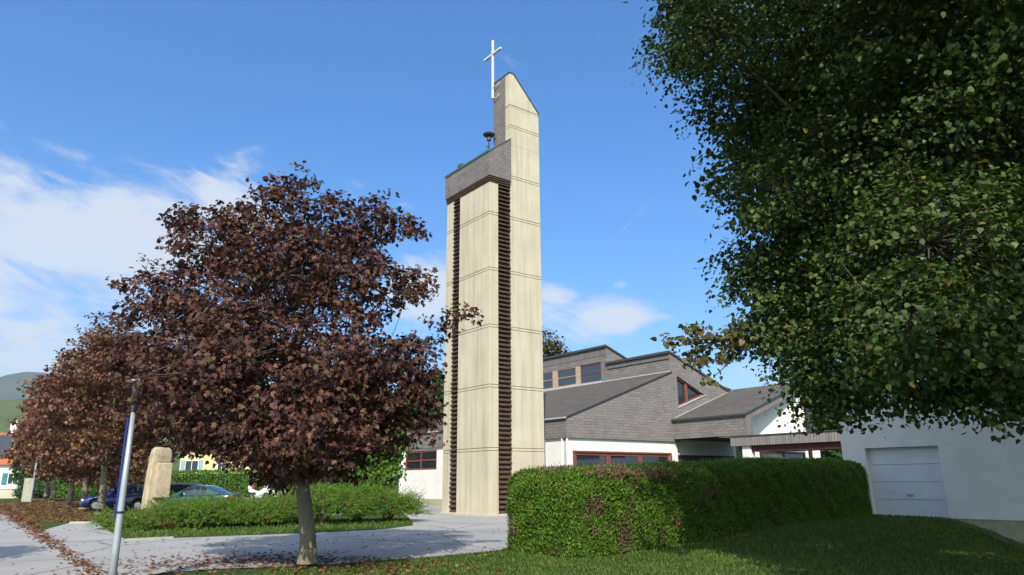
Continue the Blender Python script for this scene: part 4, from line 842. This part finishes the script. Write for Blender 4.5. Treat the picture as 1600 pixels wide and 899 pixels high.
# ------------------------------------------------------------------ motorcycles
def motorcycle(px, Y_, rz, label, redbox):
    p = at(px, 780, Y_); t = empty('motorcycle', (p[0], p[1], .008), rz, label, 'motorcycle', 'white motorcycles on the parking lot'); wp = simple('white_fairing', (.78, .78, .78), .3, .5, 0, .03, 4, 0) if 'white_fairing' not in bpy.data.materials else bpy.data.materials['white_fairing']
    for x, r in ((-.68, .31), (.68, .33)):
        b = MB(); 
        for k in range(24):
            a0, a1 = 2*math.pi*k/24, 2*math.pi*(k+1)/24
            b.add([(x+rr_*math.cos(a), yy, r+rr_*math.sin(a)) for a in (a0, a1) for rr_, yy in ((r, -.05), (r, .05), (r-.085, .06), (r-.085, -.06))], [(0, 1, 5, 4), (1, 2, 6, 5), (2, 3, 7, 6), (3, 0, 4, 7)])
        w = b.build('wheel', M['black'], t); b = MB().tube([(x, -.04, r), (x, .04, r)], .06, 10)
        for k in range(5):
            a = k*2*math.pi/5; b.tube([(x, 0, r), (x+(r-.09)*math.cos(a), 0, r+(r-.09)*math.sin(a))], .018, 5)
        b.build('rim', M['chrome'], w)
    b = MB(); b.prism([(-.95, .62), (-.62, .70), (-.25, .52), (.15, .50), (.40, .72), (.72, .66), (.98, .78), (1.02, .95), (.62, 1.0), (.30, .84), (-.02, .80), (-.32, 1.02), (-.58, 1.10), (-.78, .92)], -.19, .19); b.prism([(-.35, .28), (.25, .26), (.40, .52), (-.45, .56)], -.24, .24)
    b.build('fairing', wp, t, bevel=.05)
    MB().prism([(-.05, .82), (.25, .86), (.60, 1.0), (.60, 1.07), (.2, .97), (-.08, .90)], -.15, .15).build('seat', M['black'], t, bevel=.03)
    MB().prism([(-.52, 1.08), (-.66, 1.42), (-.63, 1.42), (-.46, 1.10)], -.2, .2).build('windscreen', M['glass_grey'], t)
    MB().tube([(-.42, -.36, 1.12), (-.48, -.15, 1.08), (-.5, 0, 1.05), (-.48, .15, 1.08), (-.42, .36, 1.12)], .018, 6).build('handlebar', M['black'], t)
    MB().tube([(-.62, -.07, .95), (-.68, -.07, .31)], .025, 6).tube([(-.62, .07, .95), (-.68, .07, .31)], .025, 6).build('fork', M['chrome'], t)
    MB().tube([(.0, -.2, .32), (.5, -.22, .36), (.95, -.22, .45)], [.035, .05, .055], 8).build('exhaust', M['chrome'], t)
    MB().box(.68, 1.05, -.2, .2, 1.0, 1.28).build('top_box', wp, t, bevel=.05)
    if redbox: MB().box(1.04, 1.065, -.12, .12, 1.02, 1.20).box(.55, .7, -.16, .16, 1.06, 1.3).build('tail_light', simple('red_lens', (.55, .03, .06), .3, .5), t)
    MB().box(-.9, -.8, -.1, .1, .78, .9).build('headlight', M['glass_blue'], t)
    return t
motorcycle(405, 66.0, math.pi-R(8), 'white motorcycle with a red tail light, the left and nearer one of the two', True)
motorcycle(430, 67.5, math.pi+R(6), 'white motorcycle partly hidden behind the maple leaves, the right one of the two', False)

# ------------------------------------------------------------------ houses
def m_tiles(name, c): return m_shingle(name, .3, .33, tuple(x*.85 for x in c), c, tuple(x*.35 for x in c))
hp = at(-10, 775, 96); ho = empty('house', (hp[0], hp[1], 0), R(24), 'white house with an orange tiled roof and solar panels at the far left', 'house')
MB().box(-5, 4.2, 0, 8, 0, 4.1).build('wall', M['plaster'], ho)
rf = MB().add([(-5.6, -.5, 4.0), (4.8, -.5, 4.0), (4.8, 8.5, 4.0), (-5.6, 8.5, 4.0), (-3, 3.8, 8.3), (2.2, 3.8, 8.3)], [(0, 1, 5, 4), (1, 2, 5), (2, 3, 4, 5), (3, 0, 4), (0, 3, 2, 1)]).build('roof', m_tiles('orange_tiles', (.55, .13, .04)), ho)
sl = (8.3-4.0)/4.3
for i in range(5):
    for j in range(3):
        x0 = -4.2+i*1.35; ya, yb = .35+j*1.02, .35+(j+1)*1.02-.06
        za, zb = 4.0+(ya+.5)*sl+.10, 4.0+(yb+.5)*sl+.10
        o_ = MB().add([(x0, ya, za), (x0+1.28, ya, za), (x0+1.28, yb, zb), (x0, yb, zb), (x0, ya, za-.06), (x0+1.28, ya, za-.06), (x0+1.28, yb, zb-.06), (x0, yb, zb-.06)], [(0, 1, 2, 3), (4, 7, 6, 5), (0, 4, 5, 1), (1, 5, 6, 2), (2, 6, 7, 3), (3, 7, 4, 0)])
        o_.build('solar_panel', M['glass_blue'], ho)
MB().box(-.3, .5, 4.6, 5.2, 7.4, 9.0).build('chimney', M['plaster_shade'], rf)
def hwin(parent, x0, x1, y, z0, z1, sh):
    f = MB().box(x0, x1, y-.05, y+.02, z0, z0+.08).box(x0, x1, y-.05, y+.02, z1-.08, z1).box(x0, x0+.08, y-.05, y+.02, z0+.08, z1-.08).box(x1-.08, x1, y-.05, y+.02, z0+.08, z1-.08).box((x0+x1)/2-.04, (x0+x1)/2+.04, y-.05, y+.02, z0+.08, z1-.08).build('window', M['white'], parent)
    MB().box(x0+.04, x1-.04, y-.015, y+.01, z0+.04, z1-.04).build('pane', M['glass'], f)
    if sh:
        for a, c in ((x0-.62, x0-.03), (x1+.03, x1+.62)): MB().box(a, c, y-.07, y-.02, z0-.03, z1+.03).build('shutter', sh, parent)
teal = simple('teal_shutter', (.05, .20, .20), .6)
hwin(ho, 1.2, 2.4, 0, 1.5, 2.9, teal); hwin(ho, -3.0, -1.8, 0, 1.5, 2.9, teal)
gw = empty('garden_wall', (at(8, 775, 84)[0], 84, 0), R(24), 'low cream garden wall in front of the orange roofed house', 'wall')
MB().box(-6, 2.6, 0, .25, 0, 1.0).build('wall', m_plaster('cream_plaster', (.58, .52, .40), (.5, .45, .34)), gw); MB().box(-6.05, 2.65, -.05, .3, 1.0, 1.07).build('coping', M['kerb'], gw)
yp = at(300, 775, 102); yh = empty('house', (yp[0], yp[1], 0), R(-8), 'bright yellow house wall with a white window above the green hedge', 'house')
yel = m_plaster('yellow_plaster', (.66, .63, .30), (.60, .56, .25))
MB().box(-2.3, 9, 0, 8, 0, 6.0).build('wall', yel, yh)
MB().box(-2.35, 9.05, -.06, -.001, 2.3, 2.75).build('cornice', simple('yellow_band', (.72, .72, .25), .8), yh)
MB().prism([(-2.9, 6.0), (9.6, 6.0), (3.4, 8.8)], -.6, 8.5).build('roof', m_tiles('brown_tiles', (.16, .07, .045)), yh)
hwin(yh, -1.5, .5, 0, 2.95, 4.55, simple('grey_shutter', (.25, .36, .42), .6)); hwin(yh, 3.3, 4.6, 0, 2.95, 4.5, None)
fp = at(25, 656, 620); fh = empty('house', (fp[0], fp[1], fp[2]-3.5), R(10), 'tiny distant cream house low on the meadow hill', 'house')
MB().box(-2.5, 2.5, -2, 2, -12, 1.5).build('wall', M['plaster'], fh); MB().prism([(-2.8, 1.5), (2.8, 1.5), (0, 3)], -2.3, 2.3).build('roof', simple('yellow_roof', (.5, .42, .2), .8), fh)

# contrail ----------------------------------------------------------------
a, c = at(936, 402, 5200), at(1027, 303, 4200)
n = NT('contrail_ice'); tr = n.n('ShaderNodeBsdfTransparent'); em = n.n('ShaderNodeBsdfDiffuse'); em.inputs[0].default_value = (.9, .9, .9, 1); ms = n.n('ShaderNodeMixShader'); ms.inputs[0].default_value = .45
n.l(tr.outputs[0], ms.inputs[1]); n.l(em.outputs[0], ms.inputs[2]); n.l(ms.outputs[0], n.t.nodes['Material Output'].inputs[0])
co = MB().tube([tuple(a+(c-a)*k/8) for k in range(9)], [.6+2.6*math.sin(math.pi*k/8)*(.6+.05*k) for k in range(9)], 8).build('contrail', n.m); tag(co, kind='structure')

# ------------------------------------------------------------------ air
hz = bpy.data.materials.new('air_haze'); hz.use_nodes = True; ht = hz.node_tree; ht.nodes.clear()
ho_ = ht.nodes.new('ShaderNodeOutputMaterial'); hv = ht.nodes.new('ShaderNodeVolumePrincipled'); hv.inputs['Color'].default_value = (.86, .92, 1, 1)
hv.inputs['Density'].default_value = .00009; hv.inputs['Anisotropy'].default_value = .1; ht.links.new(hv.outputs[0], ho_.inputs['Volume'])
gb = [abs(float(v)) for v in (gx[0], gx[-1], gy[0], gy[-1])]
tag(MB().box(-gb[0]-50, gb[1]+50, -gb[2]-50, gb[3]+50, -25, 900).build('haze', hz), kind='stuff')
